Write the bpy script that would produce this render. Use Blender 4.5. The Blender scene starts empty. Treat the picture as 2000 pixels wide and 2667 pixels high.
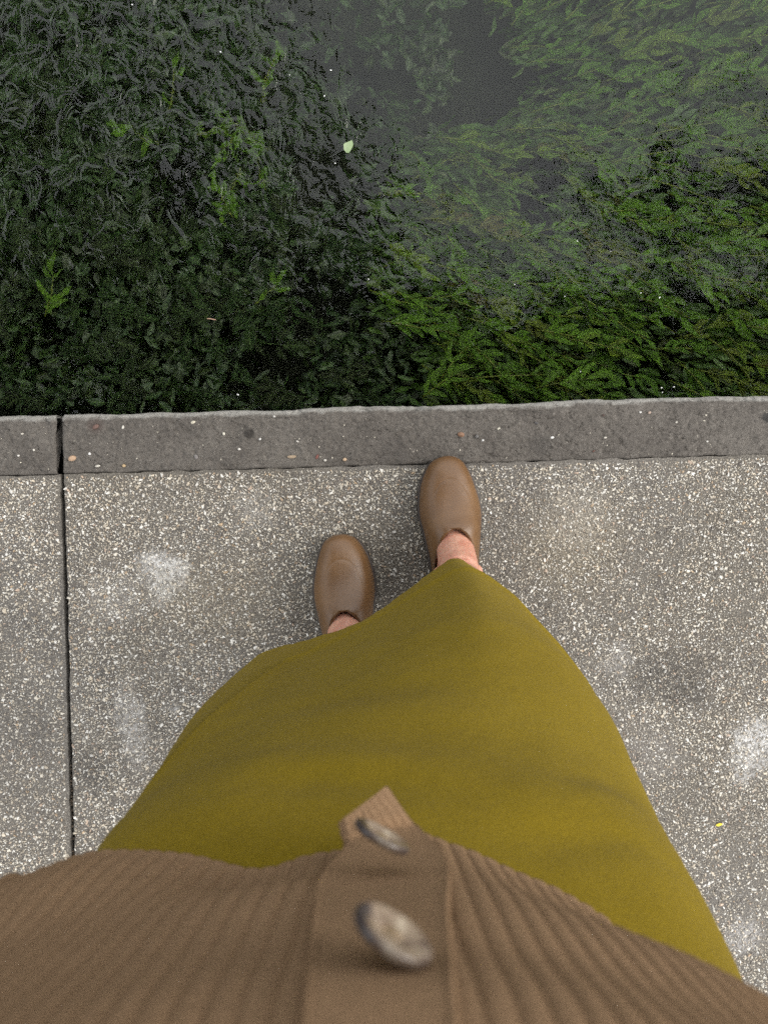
import bpy, math, random
import numpy as np
from mathutils import Vector, Matrix

SC = bpy.context.scene
COL = SC.collection
rng = np.random.default_rng(11)
random.seed(5)
R = math.radians

# ------------------------------------------------------------------ camera
CAM_H = 1.42
F = 2003.0                      # focal length in pixels of the 2000 x 2667 photograph
cam_d = bpy.data.cameras.new('camera')
cam = bpy.data.objects.new('camera', cam_d)
COL.objects.link(cam)
cam.location = (0, 0, CAM_H)
cam.rotation_euler = (0, 0, 0)  # the phone is held flat and looks straight down
cam_d.sensor_fit = 'VERTICAL'
cam_d.lens = 5.7
cam_d.sensor_height = 5.7 * 2667 / F
cam_d.sensor_width = 5.7 * 2000 / F
cam_d.clip_start = 0.005
cam_d.clip_end = 600
cam_d.dof.use_dof = True
cam_d.dof.focus_distance = 1.40
cam_d.dof.aperture_fstop = 1.75
SC.camera = cam

# ------------------------------------------------------------------ sky and sun
SUN_EL, SUN_AZ = R(35), R(82)   # azimuth measured from +y towards +x
w = bpy.data.worlds.new('World')
SC.world = w
w.use_nodes = True
nt = w.node_tree
nt.nodes.clear()
o_ = nt.nodes.new('ShaderNodeOutputWorld')
bg = nt.nodes.new('ShaderNodeBackground')
sky = nt.nodes.new('ShaderNodeTexSky')
sky.sky_type = 'NISHITA'
sky.sun_disc = False
sky.sun_elevation = SUN_EL
sky.sun_rotation = SUN_AZ
sky.air_density = 1.0
sky.dust_density = 6.0
sky.ozone_density = 1.0
hs = nt.nodes.new('ShaderNodeHueSaturation')
hs.inputs['Saturation'].default_value = 0.35
tc = nt.nodes.new('ShaderNodeTexCoord')
cn = nt.nodes.new('ShaderNodeTexNoise')
cn.inputs['Scale'].default_value = 2.2
cn.inputs['Detail'].default_value = 6
mr = nt.nodes.new('ShaderNodeMapRange')
mr.inputs[1].default_value = 0.3
mr.inputs[2].default_value = 0.7
mr.inputs[3].default_value = 13.0
mr.inputs[4].default_value = 19.0
mix = nt.nodes.new('ShaderNodeMix')
mix.data_type = 'RGBA'
mix.inputs[0].default_value = 0.85   # an even overcast over the clear sky
nt.links.new(tc.outputs['Generated'], cn.inputs['Vector'])
nt.links.new(cn.outputs[0], mr.inputs[0])
# an overcast sky is about three times brighter overhead than at the horizon
def wm(op, a, b):
    n = nt.nodes.new('ShaderNodeMath'); n.operation = op
    for k, v in enumerate((a, b)):
        if isinstance(v, bpy.types.NodeSocket): nt.links.new(v, n.inputs[k])
        else: n.inputs[k].default_value = v
    return n.outputs[0]
sz = nt.nodes.new('ShaderNodeSeparateXYZ')
nt.links.new(tc.outputs['Generated'], sz.inputs[0])
cie = wm('DIVIDE', wm('ADD', wm('MULTIPLY', wm('MAXIMUM', sz.outputs[2], 0.0), 2.0), 1.0), 3.0)
cloud = wm('MULTIPLY', mr.outputs[0], cie)
cc = nt.nodes.new('ShaderNodeCombineColor')
for k, t_ in enumerate((.965, .99, 1.015)):
    nt.links.new(wm('MULTIPLY', cloud, t_), cc.inputs[k])
nt.links.new(sky.outputs[0], hs.inputs['Color'])
nt.links.new(hs.outputs[0], mix.inputs[6])
nt.links.new(cc.outputs[0], mix.inputs[7])
nt.links.new(mix.outputs[2], bg.inputs['Color'])
bg.inputs['Strength'].default_value = 0.12
nt.links.new(bg.outputs[0], o_.inputs[0])

sun_d = bpy.data.lights.new('sun', 'SUN')
sun_d.energy = 1.4
sun_d.angle = R(40)
sun_d.color = (1.0, 0.95, 0.88)
sun = bpy.data.objects.new('sun', sun_d)
COL.objects.link(sun)
sd = Vector((math.sin(SUN_AZ) * math.cos(SUN_EL), math.cos(SUN_AZ) * math.cos(SUN_EL), math.sin(SUN_EL)))
sun.rotation_euler = sd.to_track_quat('Z', 'Y').to_euler()
sun.location = sd * 30

SC.view_settings.view_transform = 'Standard'
SC.view_settings.look = 'None'
SC.view_settings.gamma = 1
SC.view_settings.use_curve_mapping = False
SC.view_settings.exposure = 0.78
SC.cycles.max_bounces = 10
SC.cycles.transmission_bounces = 8
SC.cycles.transparent_max_bounces = 12
SC.cycles.use_denoising = False   # the photograph is grainy; the sampling grain stands for it
SC.cycles.use_adaptive_sampling = False

# ------------------------------------------------------------------ helpers
def pt(px, py, z):
    """The place seen at pixel (px, py) of the photograph, at height z."""
    d = CAM_H - z
    return np.array([(px - 1000) / F * d, (1333.5 - py) / F * d, z])

QROT = R(1.6)                   # the quay edge runs a little askew
def loc(px, py, z=0.0):
    x, y, _ = pt(px, py, z)
    return np.array([x * math.cos(QROT) + y * math.sin(QROT), -x * math.sin(QROT) + y * math.cos(QROT), z])
def to_world(u, v):
    return u * math.cos(QROT) - v * math.sin(QROT), u * math.sin(QROT) + v * math.cos(QROT)

_T = {}
def vnoise(x, y, seed=0):
    if seed not in _T:
        _T[seed] = np.random.default_rng(seed + 900).random((256, 256))
    t = _T[seed]
    x = np.asarray(x, float); y = np.asarray(y, float)
    xi = np.floor(x).astype(int); yi = np.floor(y).astype(int)
    fx = x - xi; fy = y - yi
    fx = fx * fx * (3 - 2 * fx); fy = fy * fy * (3 - 2 * fy)
    a = t[xi & 255, yi & 255]; b = t[(xi + 1) & 255, yi & 255]
    c = t[xi & 255, (yi + 1) & 255]; d = t[(xi + 1) & 255, (yi + 1) & 255]
    return (a + (b - a) * fx) * (1 - fy) + (c + (d - c) * fx) * fy - 0.5
def fbm(x, y, seed=0, octs=4):
    s = 0; a = 1.0
    for k in range(octs):
        s = s + a * vnoise(np.asarray(x) * 2 ** k + 7.3 * k, np.asarray(y) * 2 ** k + 3.1 * k, seed + k)
        a *= 0.5
    return s

def mesh_np(name, V, FC, smooth=False):
    """V (n,3); FC: one array of faces (m,3|4) or a list of such arrays"""
    me = bpy.data.meshes.new(name)
    if not isinstance(FC, (list, tuple)):
        FC = [FC]
    FC = [np.asarray(f, np.int32) for f in FC if len(f)]
    V = np.asarray(V, np.float32)
    me.vertices.add(len(V))
    me.vertices.foreach_set('co', V.ravel())
    idx = np.concatenate([f.ravel() for f in FC])
    tot = np.concatenate([np.full(len(f), f.shape[1], np.int32) for f in FC])
    st = np.concatenate([[0], np.cumsum(tot)[:-1]]).astype(np.int32)
    me.loops.add(len(idx))
    me.loops.foreach_set('vertex_index', idx)
    me.polygons.add(len(tot))
    me.polygons.foreach_set('loop_start', st)
    me.polygons.foreach_set('loop_total', tot)
    me.polygons.foreach_set('use_smooth', np.full(len(tot), bool(smooth)))
    me.update(calc_edges=True)
    return me

def link(name, me, mat=None, parent=None):
    o = bpy.data.objects.new(name, me)
    COL.objects.link(o)
    if mat is not None and me is not None and len(me.materials) == 0:
        me.materials.append(mat)
    if parent is not None:
        o.parent = parent
    return o
def tag(o, label=None, cat=None, group=None, kind=None):
    if label: o['label'] = label
    if cat: o['category'] = cat
    if group: o['group'] = group
    if kind: o['kind'] = kind
    return o
def point_attr(me, name, vals, typ='FLOAT'):
    a = me.attributes.new(name, typ, 'POINT')
    if typ == 'FLOAT':
        a.data.foreach_set('value', np.asarray(vals, np.float32).ravel())
    else:
        vals = np.asarray(vals, np.float32)
        if vals.shape[1] == 3:
            vals = np.concatenate([vals, np.ones((len(vals), 1), np.float32)], 1)
        a.data.foreach_set('color', vals.ravel())

def grid_faces(nr, nc, wrap=False):
    r = np.arange(nr - 1)[:, None]
    c = np.arange(nc if wrap else nc - 1)[None, :]
    a = r * nc + c; b = r * nc + (c + 1) % nc
    return np.stack([a, b, b + nc, a + nc], -1).reshape(-1, 4)

def crom(P, n, closed=False):
    """resample a Catmull-Rom curve through the rows of P"""
    P = np.asarray(P, float)
    m = len(P)
    t = np.linspace(0, m if closed else m - 1, n, endpoint=not closed)
    i = np.floor(t).astype(int)
    if not closed:
        i = np.minimum(i, m - 2)
    f = (t - i)[:, None]
    if closed:
        p0, p1, p2, p3 = P[(i - 1) % m], P[i % m], P[(i + 1) % m], P[(i + 2) % m]
    else:
        p0, p1, p2, p3 = P[np.maximum(i - 1, 0)], P[i], P[i + 1], P[np.minimum(i + 2, m - 1)]
    return 0.5 * (2 * p1 + (p2 - p0) * f + (2 * p0 - 5 * p1 + 4 * p2 - p3) * f ** 2 + (3 * p1 - p0 - 3 * p2 + p3) * f ** 3)

def tube_np(P, rad, n=10, caps=True):
    P = np.asarray(P, float)
    rad = np.broadcast_to(np.asarray(rad, float), (len(P),))
    T = np.gradient(P, axis=0)
    T /= np.linalg.norm(T, axis=1)[:, None] + 1e-12
    up = np.array([0.13, 0.21, 0.97]) if abs(T[0][2]) < 0.9 else np.array([1.0, 0.1, 0])
    A = np.cross(T, up); A /= np.linalg.norm(A, axis=1)[:, None]
    B = np.cross(T, A)
    th = np.linspace(0, 2 * np.pi, n, endpoint=False)
    V = P[:, None] + rad[:, None, None] * (A[:, None] * np.cos(th)[None, :, None] + B[:, None] * np.sin(th)[None, :, None])
    V = V.reshape(-1, 3)
    Fq = grid_faces(len(P), n, True)
    if not caps:
        return V, [Fq]
    k = len(V)
    V = np.concatenate([V, P[:1], P[-1:]])
    j = np.arange(n)
    c0 = np.stack([np.full(n, k), (j + 1) % n, j], 1)
    b = (len(P) - 1) * n
    c1 = np.stack([np.full(n, k + 1), b + j, b + (j + 1) % n], 1)
    return V, [Fq, np.concatenate([c0, c1])]

def ico(sub=1):
    import bmesh
    bm = bmesh.new()
    bmesh.ops.create_icosphere(bm, subdivisions=sub, radius=1)
    V = np.array([v.co[:] for v in bm.verts]); Fc = np.array([[v.index for v in f.verts] for f in bm.faces])
    bm.free()
    return V, Fc

# ------------------------------------------------------------------ materials
class NT:
    def __init__(s, name):
        s.m = bpy.data.materials.new(name)
        s.m.use_nodes = True
        s.t = s.m.node_tree
        s.t.nodes.clear()
        s.out = s.t.nodes.new('ShaderNodeOutputMaterial')
    def n(s, typ, **kw):
        nd = s.t.nodes.new(typ)
        for k, v in kw.items():
            if k.startswith('i_'):
                key = k[2:]
                key = int(key) if key.isdigit() else key.replace('_', ' ')
                if hasattr(v, 'is_output') or isinstance(v, bpy.types.NodeSocket):
                    s.t.links.new(v, nd.inputs[key])
                else:
                    nd.inputs[key].default_value = v
            else:
                setattr(nd, k, v)
        return nd
    def noise(s, vec, scale, detail=3, rough=0.5, dist=0.0):
        nd = s.n('ShaderNodeTexNoise', i_Scale=scale, i_Detail=detail, i_Roughness=rough, i_Distortion=dist)
        if vec is not None:
            s.t.links.new(vec, nd.inputs['Vector'])
        return nd.outputs[0]
    def rng(s, v, a, b, c=0.0, d=1.0, smooth=False):
        nd = s.n('ShaderNodeMapRange', i_0=v, i_1=a, i_2=b, i_3=c, i_4=d)
        if smooth: nd.interpolation_type = 'SMOOTHSTEP'
        return nd.outputs[0]
    def mixc(s, f, a, b, mode='MIX'):
        nd = s.n('ShaderNodeMix', data_type='RGBA', blend_type=mode)
        for idx, v in ((0, f), (6, a), (7, b)):
            if isinstance(v, bpy.types.NodeSocket):
                s.t.links.new(v, nd.inputs[idx])
            elif idx == 0:
                nd.inputs[0].default_value = v
            else:
                nd.inputs[idx].default_value = (*v, 1) if len(v) == 3 else v
        return nd.outputs[2]
    def math(s, op, a, b=0.0, c=None):
        nd = s.n('ShaderNodeMath', operation=op, i_0=a, i_1=b)
        if c is not None:
            nd.inputs[2].default_value = c
        return nd.outputs[0]
    def vmath(s, op, a, b):
        return s.n('ShaderNodeVectorMath', operation=op, i_0=a, i_1=b).outputs
    def bump(s, h, dist, strength=1.0, normal=None):
        nd = s.n('ShaderNodeBump', i_Height=h, i_Distance=dist, i_Strength=strength)
        if normal is not None:
            s.t.links.new(normal, nd.inputs['Normal'])
        return nd.outputs[0]
    def bsdf(s, color, rough=0.6, normal=None, **kw):
        nd = s.n('ShaderNodeBsdfPrincipled', i_Roughness=rough)
        if isinstance(color, bpy.types.NodeSocket):
            s.t.links.new(color, nd.inputs['Base Color'])
        else:
            nd.inputs['Base Color'].default_value = (*color, 1)
        if normal is not None:
            s.t.links.new(normal, nd.inputs['Normal'])
        for k, v in kw.items():
            nd.inputs[k.replace('_', ' ')].default_value = v
        s.t.links.new(nd.outputs[0], s.out.inputs[0])
        return nd
    def obj(s):
        return s.n('ShaderNodeTexCoord').outputs['Object']
    def attr(s, name, out='Fac'):
        return s.n('ShaderNodeAttribute', attribute_name=name).outputs[out]

STAINS = [  # (px, py, radius px, stretch, colour, opacity)
    (405, 1478, 52, (1, 1, 0), (.72, .71, .69), .75), (465, 1492, 40, (1, 1, 0), (.72, .71, .69), .65),
    (425, 1540, 45, (1, 1, 0), (.68, .67, .64), .40),
    (1965, 1925, 70, (1, 1, 0), (.72, .71, .70), .6), (1945, 2000, 60, (1, 1, 0), (.7, .69, .68), .35),
    (330, 1850, 60, (1.3, .6, 0), (.6, .58, .56), .32), (355, 1930, 55, (1.3, .6, 0), (.6, .58, .56), .30), (450, 1840, 28, (1, 1, 0), (.66, .65, .63), .4),
    (1610, 1720, 55, (1, 1, 0), (.6, .58, .56), .28), (1700, 1960, 90, (1, 1, 0), (.5, .47, .44), .15),
    (475, 1397, 15, (1, 1, 0), (.015, .014, .012), .95), (300, 1395, 6, (1, 1, 0), (.02, .02, .02), .9),
    (1745, 1760, 110, (.7, 1.2, 0), (.05, .044, .038), .85), (1800, 1810, 60, (1, 1, 0), (.045, .04, .035), .8),
    (1420, 1325, 34, (1, 1, 0), (.05, .045, .04), .6), (1395, 1280, 26, (1, 1, 0), (.08, .07, .06), .5),
    (1725, 1530, 34, (1.4, .6, 0), (.06, .05, .045), .5), (235, 2010, 75, (1, 1, 0), (.05, .045, .04), .8), (265, 1755, 12, (1, 1, 0), (.03, .03, .03), .7),
    (345, 1680, 45, (1, 1, 0), (.10, .085, .06), .4), (1490, 1420, 170, (1, 1, 0), (.36, .29, .18), .26), (560, 1560, 150, (.7, 1, 0), (.34, .28, .18), .22), (1850, 1750, 160, (1, .8, 0), (.10, .085, .07), .4), (80, 2000, 170, (1, .8, 0), (.12, .105, .09), .35), (330, 1700, 120, (.8, 1, 0), (.11, .095, .075), .35), (1650, 1950, 130, (1, 1, 0), (.13, .11, .095), .35), (1150, 1300, 60, (1, 1, 0), (.12, .1, .085), .3),
    (1420, 1160, 30, (1, 1, 0), (.04, .038, .035), .6), (660, 1330, 70, (1, 1, 0), (.6, .58, .55), .22), (1940, 2440, 60, (1, 1, 0), (.65, .63, .62), .35),
    (300, 1560, 90, (1, 1, 0), (.6, .57, .54), .18), (1500, 1340, 110, (1, 1, 0), (.62, .58, .52), .18),
]
def stains(s, base, vec, k=1.0):
    wob = s.n('ShaderNodeTexNoise', i_Scale=38.0, i_Detail=5.0, i_Roughness=0.65)
    s.t.links.new(vec, wob.inputs['Vector'])
    c = base
    off = s.vmath('SUBTRACT', wob.outputs[1], (0.5, 0.5, 0.5))[0]
    offs = s.n('ShaderNodeVectorMath', operation='SCALE')
    s.t.links.new(off, offs.inputs[0]); offs.inputs['Scale'].default_value = 0.085
    v2 = s.vmath('ADD', vec, offs.outputs[0])[0]
    gr = s.rng(s.noise(vec, 120, 6, .8), .44, .56)
    for px, py, r, st, col, op in STAINS:
        p = loc(px, py)
        d = s.vmath('SUBTRACT', v2, (p[0], p[1], 0))[0]
        d = s.vmath('MULTIPLY', d, (st[0], st[1], 0))[0]
        ln = s.vmath('LENGTH', d, (0, 0, 0))[1]
        f = s.rng(ln, r / 1410 * 1.15, r / 1410 * 0.25, 0, op * k, True)
        f = s.math('MULTIPLY', f, s.math('ADD', s.math('MULTIPLY', gr, .95), .15))
        c = s.mixc(f, c, col)
    return c

def mat_matrix():
    s = NT('washed concrete')
    v = s.obj()
    c = s.mixc(s.rng(s.noise(v, 9, 4), .35, .65), (.096, .086, .076), (.146, .131, .114))
    c = s.mixc(s.rng(s.noise(v, 2.2, 3), .38, .62), c, (.098, .085, .068))
    grit = s.noise(v, 420, 3, .7)
    c = s.mixc(s.rng(grit, .52, .68, 0, .75), c, (.36, .33, .28))
    c = s.mixc(s.rng(grit, .48, .30, 0, .8), c, (.045, .041, .038))
    c = stains(s, c, v)
    nb = s.bump(s.noise(v, 300, 4, .7), .0022, 1.0)
    s.bsdf(c, .85, nb)
    return s.m
def mat_chips():
    s = NT('quartz chips')
    v = s.obj()
    c = s.attr('chip', 'Color')
    c = s.mixc(s.rng(s.noise(v, 700, 2), .4, .7, 0, .35), c, (.30, .27, .23), 'MULTIPLY')
    c = s.mixc(s.rng(s.noise(v, 6, 4), .5, .68, 0, .30), c, (.17, .15, .13))
    c = stains(s, c, v, .62)
    s.bsdf(c, .55, s.bump(s.noise(v, 900, 2), .0006, .6))
    return s.m
def mat_kerb():
    s = NT('kerb concrete')
    v = s.obj()
    c = s.mixc(s.rng(s.noise(v, 14, 6, .6), .3, .7), (.118, .102, .087), (.184, .162, .139))
    c = s.mixc(s.rng(s.noise(v, 5, 3), .5, .7, 0, .5), c, (.21, .188, .162))
    g = s.noise(v, 190, 6, .8)
    c = s.mixc(s.rng(g, .55, .70, 0, .75), c, (.36, .33, .29))
    c = s.mixc(s.rng(g, .46, .34, 0, .8), c, (.035, .032, .030))
    wear = s.attr('wear')
    n2 = s.noise(v, 30, 6, .7)
    nx = s.n('ShaderNodeMapping')
    s.t.links.new(v, nx.inputs[0]); nx.inputs['Scale'].default_value = (7, 40, 20)
    n3 = s.noise(nx.outputs[0], 3, 6, .65)
    f = s.rng(s.math('ADD', s.math('MULTIPLY', wear, .75), s.math('MULTIPLY', s.math('ADD', n2, n3), .9)), 1.14, 1.50, 0, .85)
    c = s.mixc(f, c, (.46, .44, .40))
    for px, py, r, col, op in ((650, 1128, 16, (.025, .02, .016), .75), (1405, 1160, 40, (.05, .045, .04), .5), (1020, 1180, 60, (.07, .06, .055), .3), (1995, 1085, 14, (.03, .03, .03), .8), (250, 1110, 30, (.09, .05, .04), .4)):
        p = loc(px, py)
        d = s.vmath('LENGTH', s.vmath('MULTIPLY', s.vmath('SUBTRACT', v, (p[0], p[1], 0))[0], (1, 1, 0))[0], (0, 0, 0))[1]
        d = s.math('ADD', d, s.math('MULTIPLY', s.math('SUBTRACT', n2, .5), .03))
        c = s.mixc(s.rng(d, r / 1410 * 1.1, r / 1410 * .3, 0, op, True), c, col)
    h = s.math('ADD', s.noise(v, 190, 6, .8), s.math('MULTIPLY', s.noise(v, 60, 5, .65), 1.6))
    s.bsdf(c, .9, s.bump(h, .010, 1.0))
    return s.m
def mat_plain(name, col, rough=.7, nscale=40, var=.25, bump=0.0, bs=200, **kw):
    s = NT(name)
    v = s.obj()
    dk = tuple(x * (1 - var) for x in col); lt = tuple(min(1, x * (1 + var)) for x in col)
    c = s.mixc(s.rng(s.noise(v, nscale, 5, .6), .3, .7), dk, lt)
    nb = s.bump(s.noise(v, bs, 4, .6), bump) if bump else None
    s.bsdf(c, rough, nb, **kw)
    return s.m
def mat_weed(name, ramp, trans=.15):
    """waterweed leaf: every leaf takes its own tint from the attribute 'tint' or from its object's random number"""
    s = NT(name)
    v = s.obj()
    a = s.attr('tint')
    rnd = s.n('ShaderNodeSeparateColor', i_0=s.n('ShaderNodeObjectInfo').outputs['Color']).outputs[0]
    t = s.math('FRACT', s.math('ADD', a, rnd))
    cr = s.n('ShaderNodeValToRGB', i_0=t)
    el = cr.color_ramp.elements
    while len(el) > 1: el.remove(el[-1])
    for k, (p, c) in enumerate(ramp):
        e = el[0] if k == 0 else el.new(p)
        e.position = p; e.color = (*c, 1)
    c = s.mixc(s.rng(s.noise(s.n('ShaderNodeNewGeometry').outputs['Position'], 130, 5, .65), .38, .68, 0, .75), cr.outputs[0], (.035, .05, .010))
    c = s.mixc(s.rng(s.attr('rib'), 0.0, .25, .35, 0), c, (.16, .24, .07))
    nb = s.bump(s.noise(v, 110, 3), .003)
    d = s.bsdf(c, .5, nb)
    tr = s.n('ShaderNodeBsdfTranslucent')
    s.t.links.new(c, tr.inputs[0])
    mx = s.n('ShaderNodeMixShader', i_0=trans)
    s.t.links.new(d.outputs[0], mx.inputs[1]); s.t.links.new(tr.outputs[0], mx.inputs[2])
    s.t.links.new(mx.outputs[0], s.out.inputs[0])
    return s.m
def mat_water():
    s = NT('clear river water')
    v = s.obj()
    # the current runs brokenly on the left of the view and smoothly on the right
    sx = s.n('ShaderNodeSeparateXYZ', i_0=v)
    xx, yy = sx.outputs[0], sx.outputs[1]
    big = s.noise(v, 1.6, 3)
    edge = s.math('ADD', xx, s.math('ADD', s.math('MULTIPLY', s.math('SUBTRACT', big, .5), .55), s.math('MULTIPLY', yy, .10)))
    rough_l = s.rng(edge, .16, -.06, 0, 1, True)
    far = s.rng(yy, .30, .85, .10, 1, True)
    amp = s.math('ADD', s.math('MULTIPLY', s.math('MULTIPLY', rough_l, far), 1.0), .06)
    mp = s.n('ShaderNodeMapping')
    s.t.links.new(v, mp.inputs[0])
    mp.inputs['Rotation'].default_value = (0, 0, R(-35)); mp.inputs['Scale'].default_value = (1.15, .95, 1)
    n1 = s.noise(mp.outputs[0], 19, 2, .5, 1.2)
    n2 = s.noise(v, 5, 2, .5, .8)
    n3 = s.noise(mp.outputs[0], 42, 1, .5, .5)
    h = s.math('ADD', s.math('ADD', n1, s.math('MULTIPLY', n2, .9)), s.math('MULTIPLY', n3, .09))
    h = s.math('ADD', s.math('MULTIPLY', h, amp), s.math('MULTIPLY', s.noise(v, 70, 2), .012))
    nb = s.bump(h, .0105, 1.0)
    g = s.n('ShaderNodeBsdfGlass', i_IOR=1.333, i_Roughness=0.03)
    g.inputs['Color'].default_value = (1, 1, 1, 1)
    s.t.links.new(nb, g.inputs['Normal'])
    s.t.links.new(g.outputs[0], s.out.inputs[0])
    va = s.n('ShaderNodeVolumeAbsorption', i_Density=.7)
    va.inputs['Color'].default_value = (.28, .52, .25, 1)
    s.t.links.new(va.outputs[0], s.out.inputs['Volume'])
    return s.m
def mat_cloth(name, col, fib=900, bump=.0006, sheen=.25):
    s = NT(name)
    v = s.obj()
    n = s.noise(v, 7, 4, .55)
    c = s.mixc(s.rng(n, .3, .7), tuple(x * .90 for x in col), tuple(x * 1.08 for x in col))
    fz = s.noise(v, fib, 3, .75)
    c = s.mixc(s.rng(fz, .36, .64, 0, .6), c, tuple(x * .62 for x in col))
    c = s.mixc(s.rng(s.noise(v, fib * .22, 2, .6), .55, .75, 0, .10), c, tuple(min(1, x * 1.5 + .01) for x in col))
    s.bsdf(c, .92, s.bump(s.math('ADD', fz, s.noise(v, 45, 3)), bump), Sheen_Weight=sheen, Sheen_Roughness=.35, Specular_IOR_Level=.08)
    return s.m
def mat_rubber():
    s = NT('brown rubber')
    v = s.obj()
    c = s.mixc(s.rng(s.noise(v, 22, 4), .3, .7), (.104, .050, .018), (.150, .078, .031))
    fine = s.noise(v, 900, 3, .6)
    c = s.mixc(s.rng(fine, .5, .8, 0, .5), c, (.22, .13, .07))
    s.bsdf(c, s.rng(s.noise(v, 60, 3), .3, .7, .36, .5) if False else .30, s.bump(fine, .0006, .6), Specular_IOR_Level=.5)
    return s.m
def mat_skin():
    s = NT('skin')
    v = s.obj()
    c = s.mixc(s.rng(s.noise(v, 45, 5, .6), .38, .62), (.50, .265, .183), (.42, .185, .125))
    c = s.mixc(s.rng(s.noise(v, 120, 3), .55, .75, 0, .4), c, (.66, .36, .26))
    s.bsdf(c, .5, s.bump(s.noise(v, 260, 3), .0008), Subsurface_Weight=.15, Subsurface_Scale=.008)
    return s.m
def mat_button():
    s = NT('mottled horn')
    v = s.obj()
    ox = s.math('ABSOLUTE', s.n('ShaderNodeSeparateXYZ', i_0=v).outputs[0])
    n = s.math('SUBTRACT', s.math('ADD', s.noise(v, 48, 2.5, .5, .8), .05), s.rng(ox, .006, .0135, 0, .26))
    cr = s.n('ShaderNodeValToRGB', i_0=n)
    el = cr.color_ramp.elements
    el[0].position = .36; el[0].color = (.055, .042, .042, 1)
    el[1].position = .62; el[1].color = (.56, .47, .36, 1)
    e = el.new(.47); e.color = (.22, .155, .115, 1)
    e = el.new(.54); e.color = (.34, .26, .19, 1)
    rr = s.vmath('LENGTH', s.vmath('MULTIPLY', v, (1, 1, 0))[0], (0, 0, 0))[1]
    cb = s.mixc(s.rng(rr, .0042, .002, 0, .8), cr.outputs[0], (.26, .18, .10))
    cb = s.mixc(s.rng(rr, .0098, .0118, 0, .75), cb, (.05, .038, .035))
    s.bsdf(cb, .22, None)
    return s.m

M = dict(matrix=mat_matrix(), chips=mat_chips(), kerb=mat_kerb(), water=mat_water(), rubber=mat_rubber(), skin=mat_skin(), button=mat_button(),
         quay=mat_plain('dark wet wall', (.03, .028, .024), .8, 12, .4, .004, 60),
         grit=mat_plain('joint dirt', (.02, .017, .013), .95, 80, .5, .003, 200),
         mud=mat_plain('river bed mud', (.028, .028, .016), .9, 9, .5, .02, 30),
         earth=mat_plain('bank earth and turf', (.05, .06, .025), .95, 3, .4, .02, 12),
         bark=mat_plain('bark', (.09, .07, .05), .9, 8, .4, .02, 30),
         sole=mat_plain('dark rubber sole', (.028, .018, .013), .55, 60, .25),
         skirt=mat_cloth('olive cotton', (.222, .155, .010), 620, .0012, .05),
         knit=mat_cloth('brown wool knit', (.365, .230, .133), 650, .0020, .0),
         hair=mat_plain('dark brown hair', (.035, .02, .012), .5, 120, .4, .003, 160),
         phone=mat_plain('dark phone glass', (.012, .012, .014), .15, 5, .1),
         eye=mat_plain('eye', (.6, .58, .55), .2, 5, .05),
         )
GREEN = [(0, (0.0765, 0.1857, 0.0058)), (0.25, (0.1215, 0.2652, 0.0069)), (0.5, (0.099, 0.2343, 0.0069)), (0.68, (0.1576, 0.2564, 0.008)), (0.84, (0.1261, 0.1679, 0.0092)), (0.93, (0.1261, 0.0927, 0.0126)), (1, (0.153, 0.2829, 0.0402))]
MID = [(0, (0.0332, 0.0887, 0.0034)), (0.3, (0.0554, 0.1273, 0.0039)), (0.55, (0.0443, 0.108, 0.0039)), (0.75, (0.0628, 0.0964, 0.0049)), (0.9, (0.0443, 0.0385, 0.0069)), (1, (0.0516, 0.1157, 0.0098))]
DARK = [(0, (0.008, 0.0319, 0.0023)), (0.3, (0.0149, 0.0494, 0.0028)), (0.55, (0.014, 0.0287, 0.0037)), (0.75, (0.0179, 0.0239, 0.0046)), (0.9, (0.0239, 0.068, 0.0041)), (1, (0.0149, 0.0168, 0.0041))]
M['weed'] = mat_weed('green waterweed', GREEN)
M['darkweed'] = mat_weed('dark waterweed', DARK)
M['midweed'] = mat_weed('shaded waterweed', MID)  # darker copy of the green ramp: shade among the lower leaves put into colour
s = NT('canopy leaf')
c = s.mixc(s.attr('tint'), (.028, .06, .012), (.075, .125, .025))
d = s.bsdf(c, .5)
tr = s.n('ShaderNodeBsdfTranslucent'); s.t.links.new(c, tr.inputs[0])
mx = s.n('ShaderNodeMixShader', i_0=.3)
s.t.links.new(d.outputs[0], mx.inputs[1]); s.t.links.new(tr.outputs[0], mx.inputs[2]); s.t.links.new(mx.outputs[0], s.out.inputs[0])
M['canopy'] = s.m

# ------------------------------------------------------------------ quay: base block, slabs, kerb
WATER_Z = -0.34
KB0, KB1 = 0.0865, 0.1965       # kerb depth range in the quay's own frame
JU = -0.592                      # the joint on the left
def box(name, x0, x1, y0, y1, z0, z1, mat, parent=None):
    V = np.array([[x, y, z] for z in (z0, z1) for y in (y0, y1) for x in (x0, x1)])
    Fc = np.array([[0, 2, 3, 1], [4, 5, 7, 6], [0, 1, 5, 4], [2, 6, 7, 3], [0, 4, 6, 2], [1, 3, 7, 5]])
    return link(name, mesh_np(name, V, Fc), mat, parent)
quay = box('quay', -30, 30, -6, KB1 - .012, -1.6, -.045, M['quay'])
quay.rotation_euler = (0, 0, QROT)
tag(quay, kind='structure')

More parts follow.
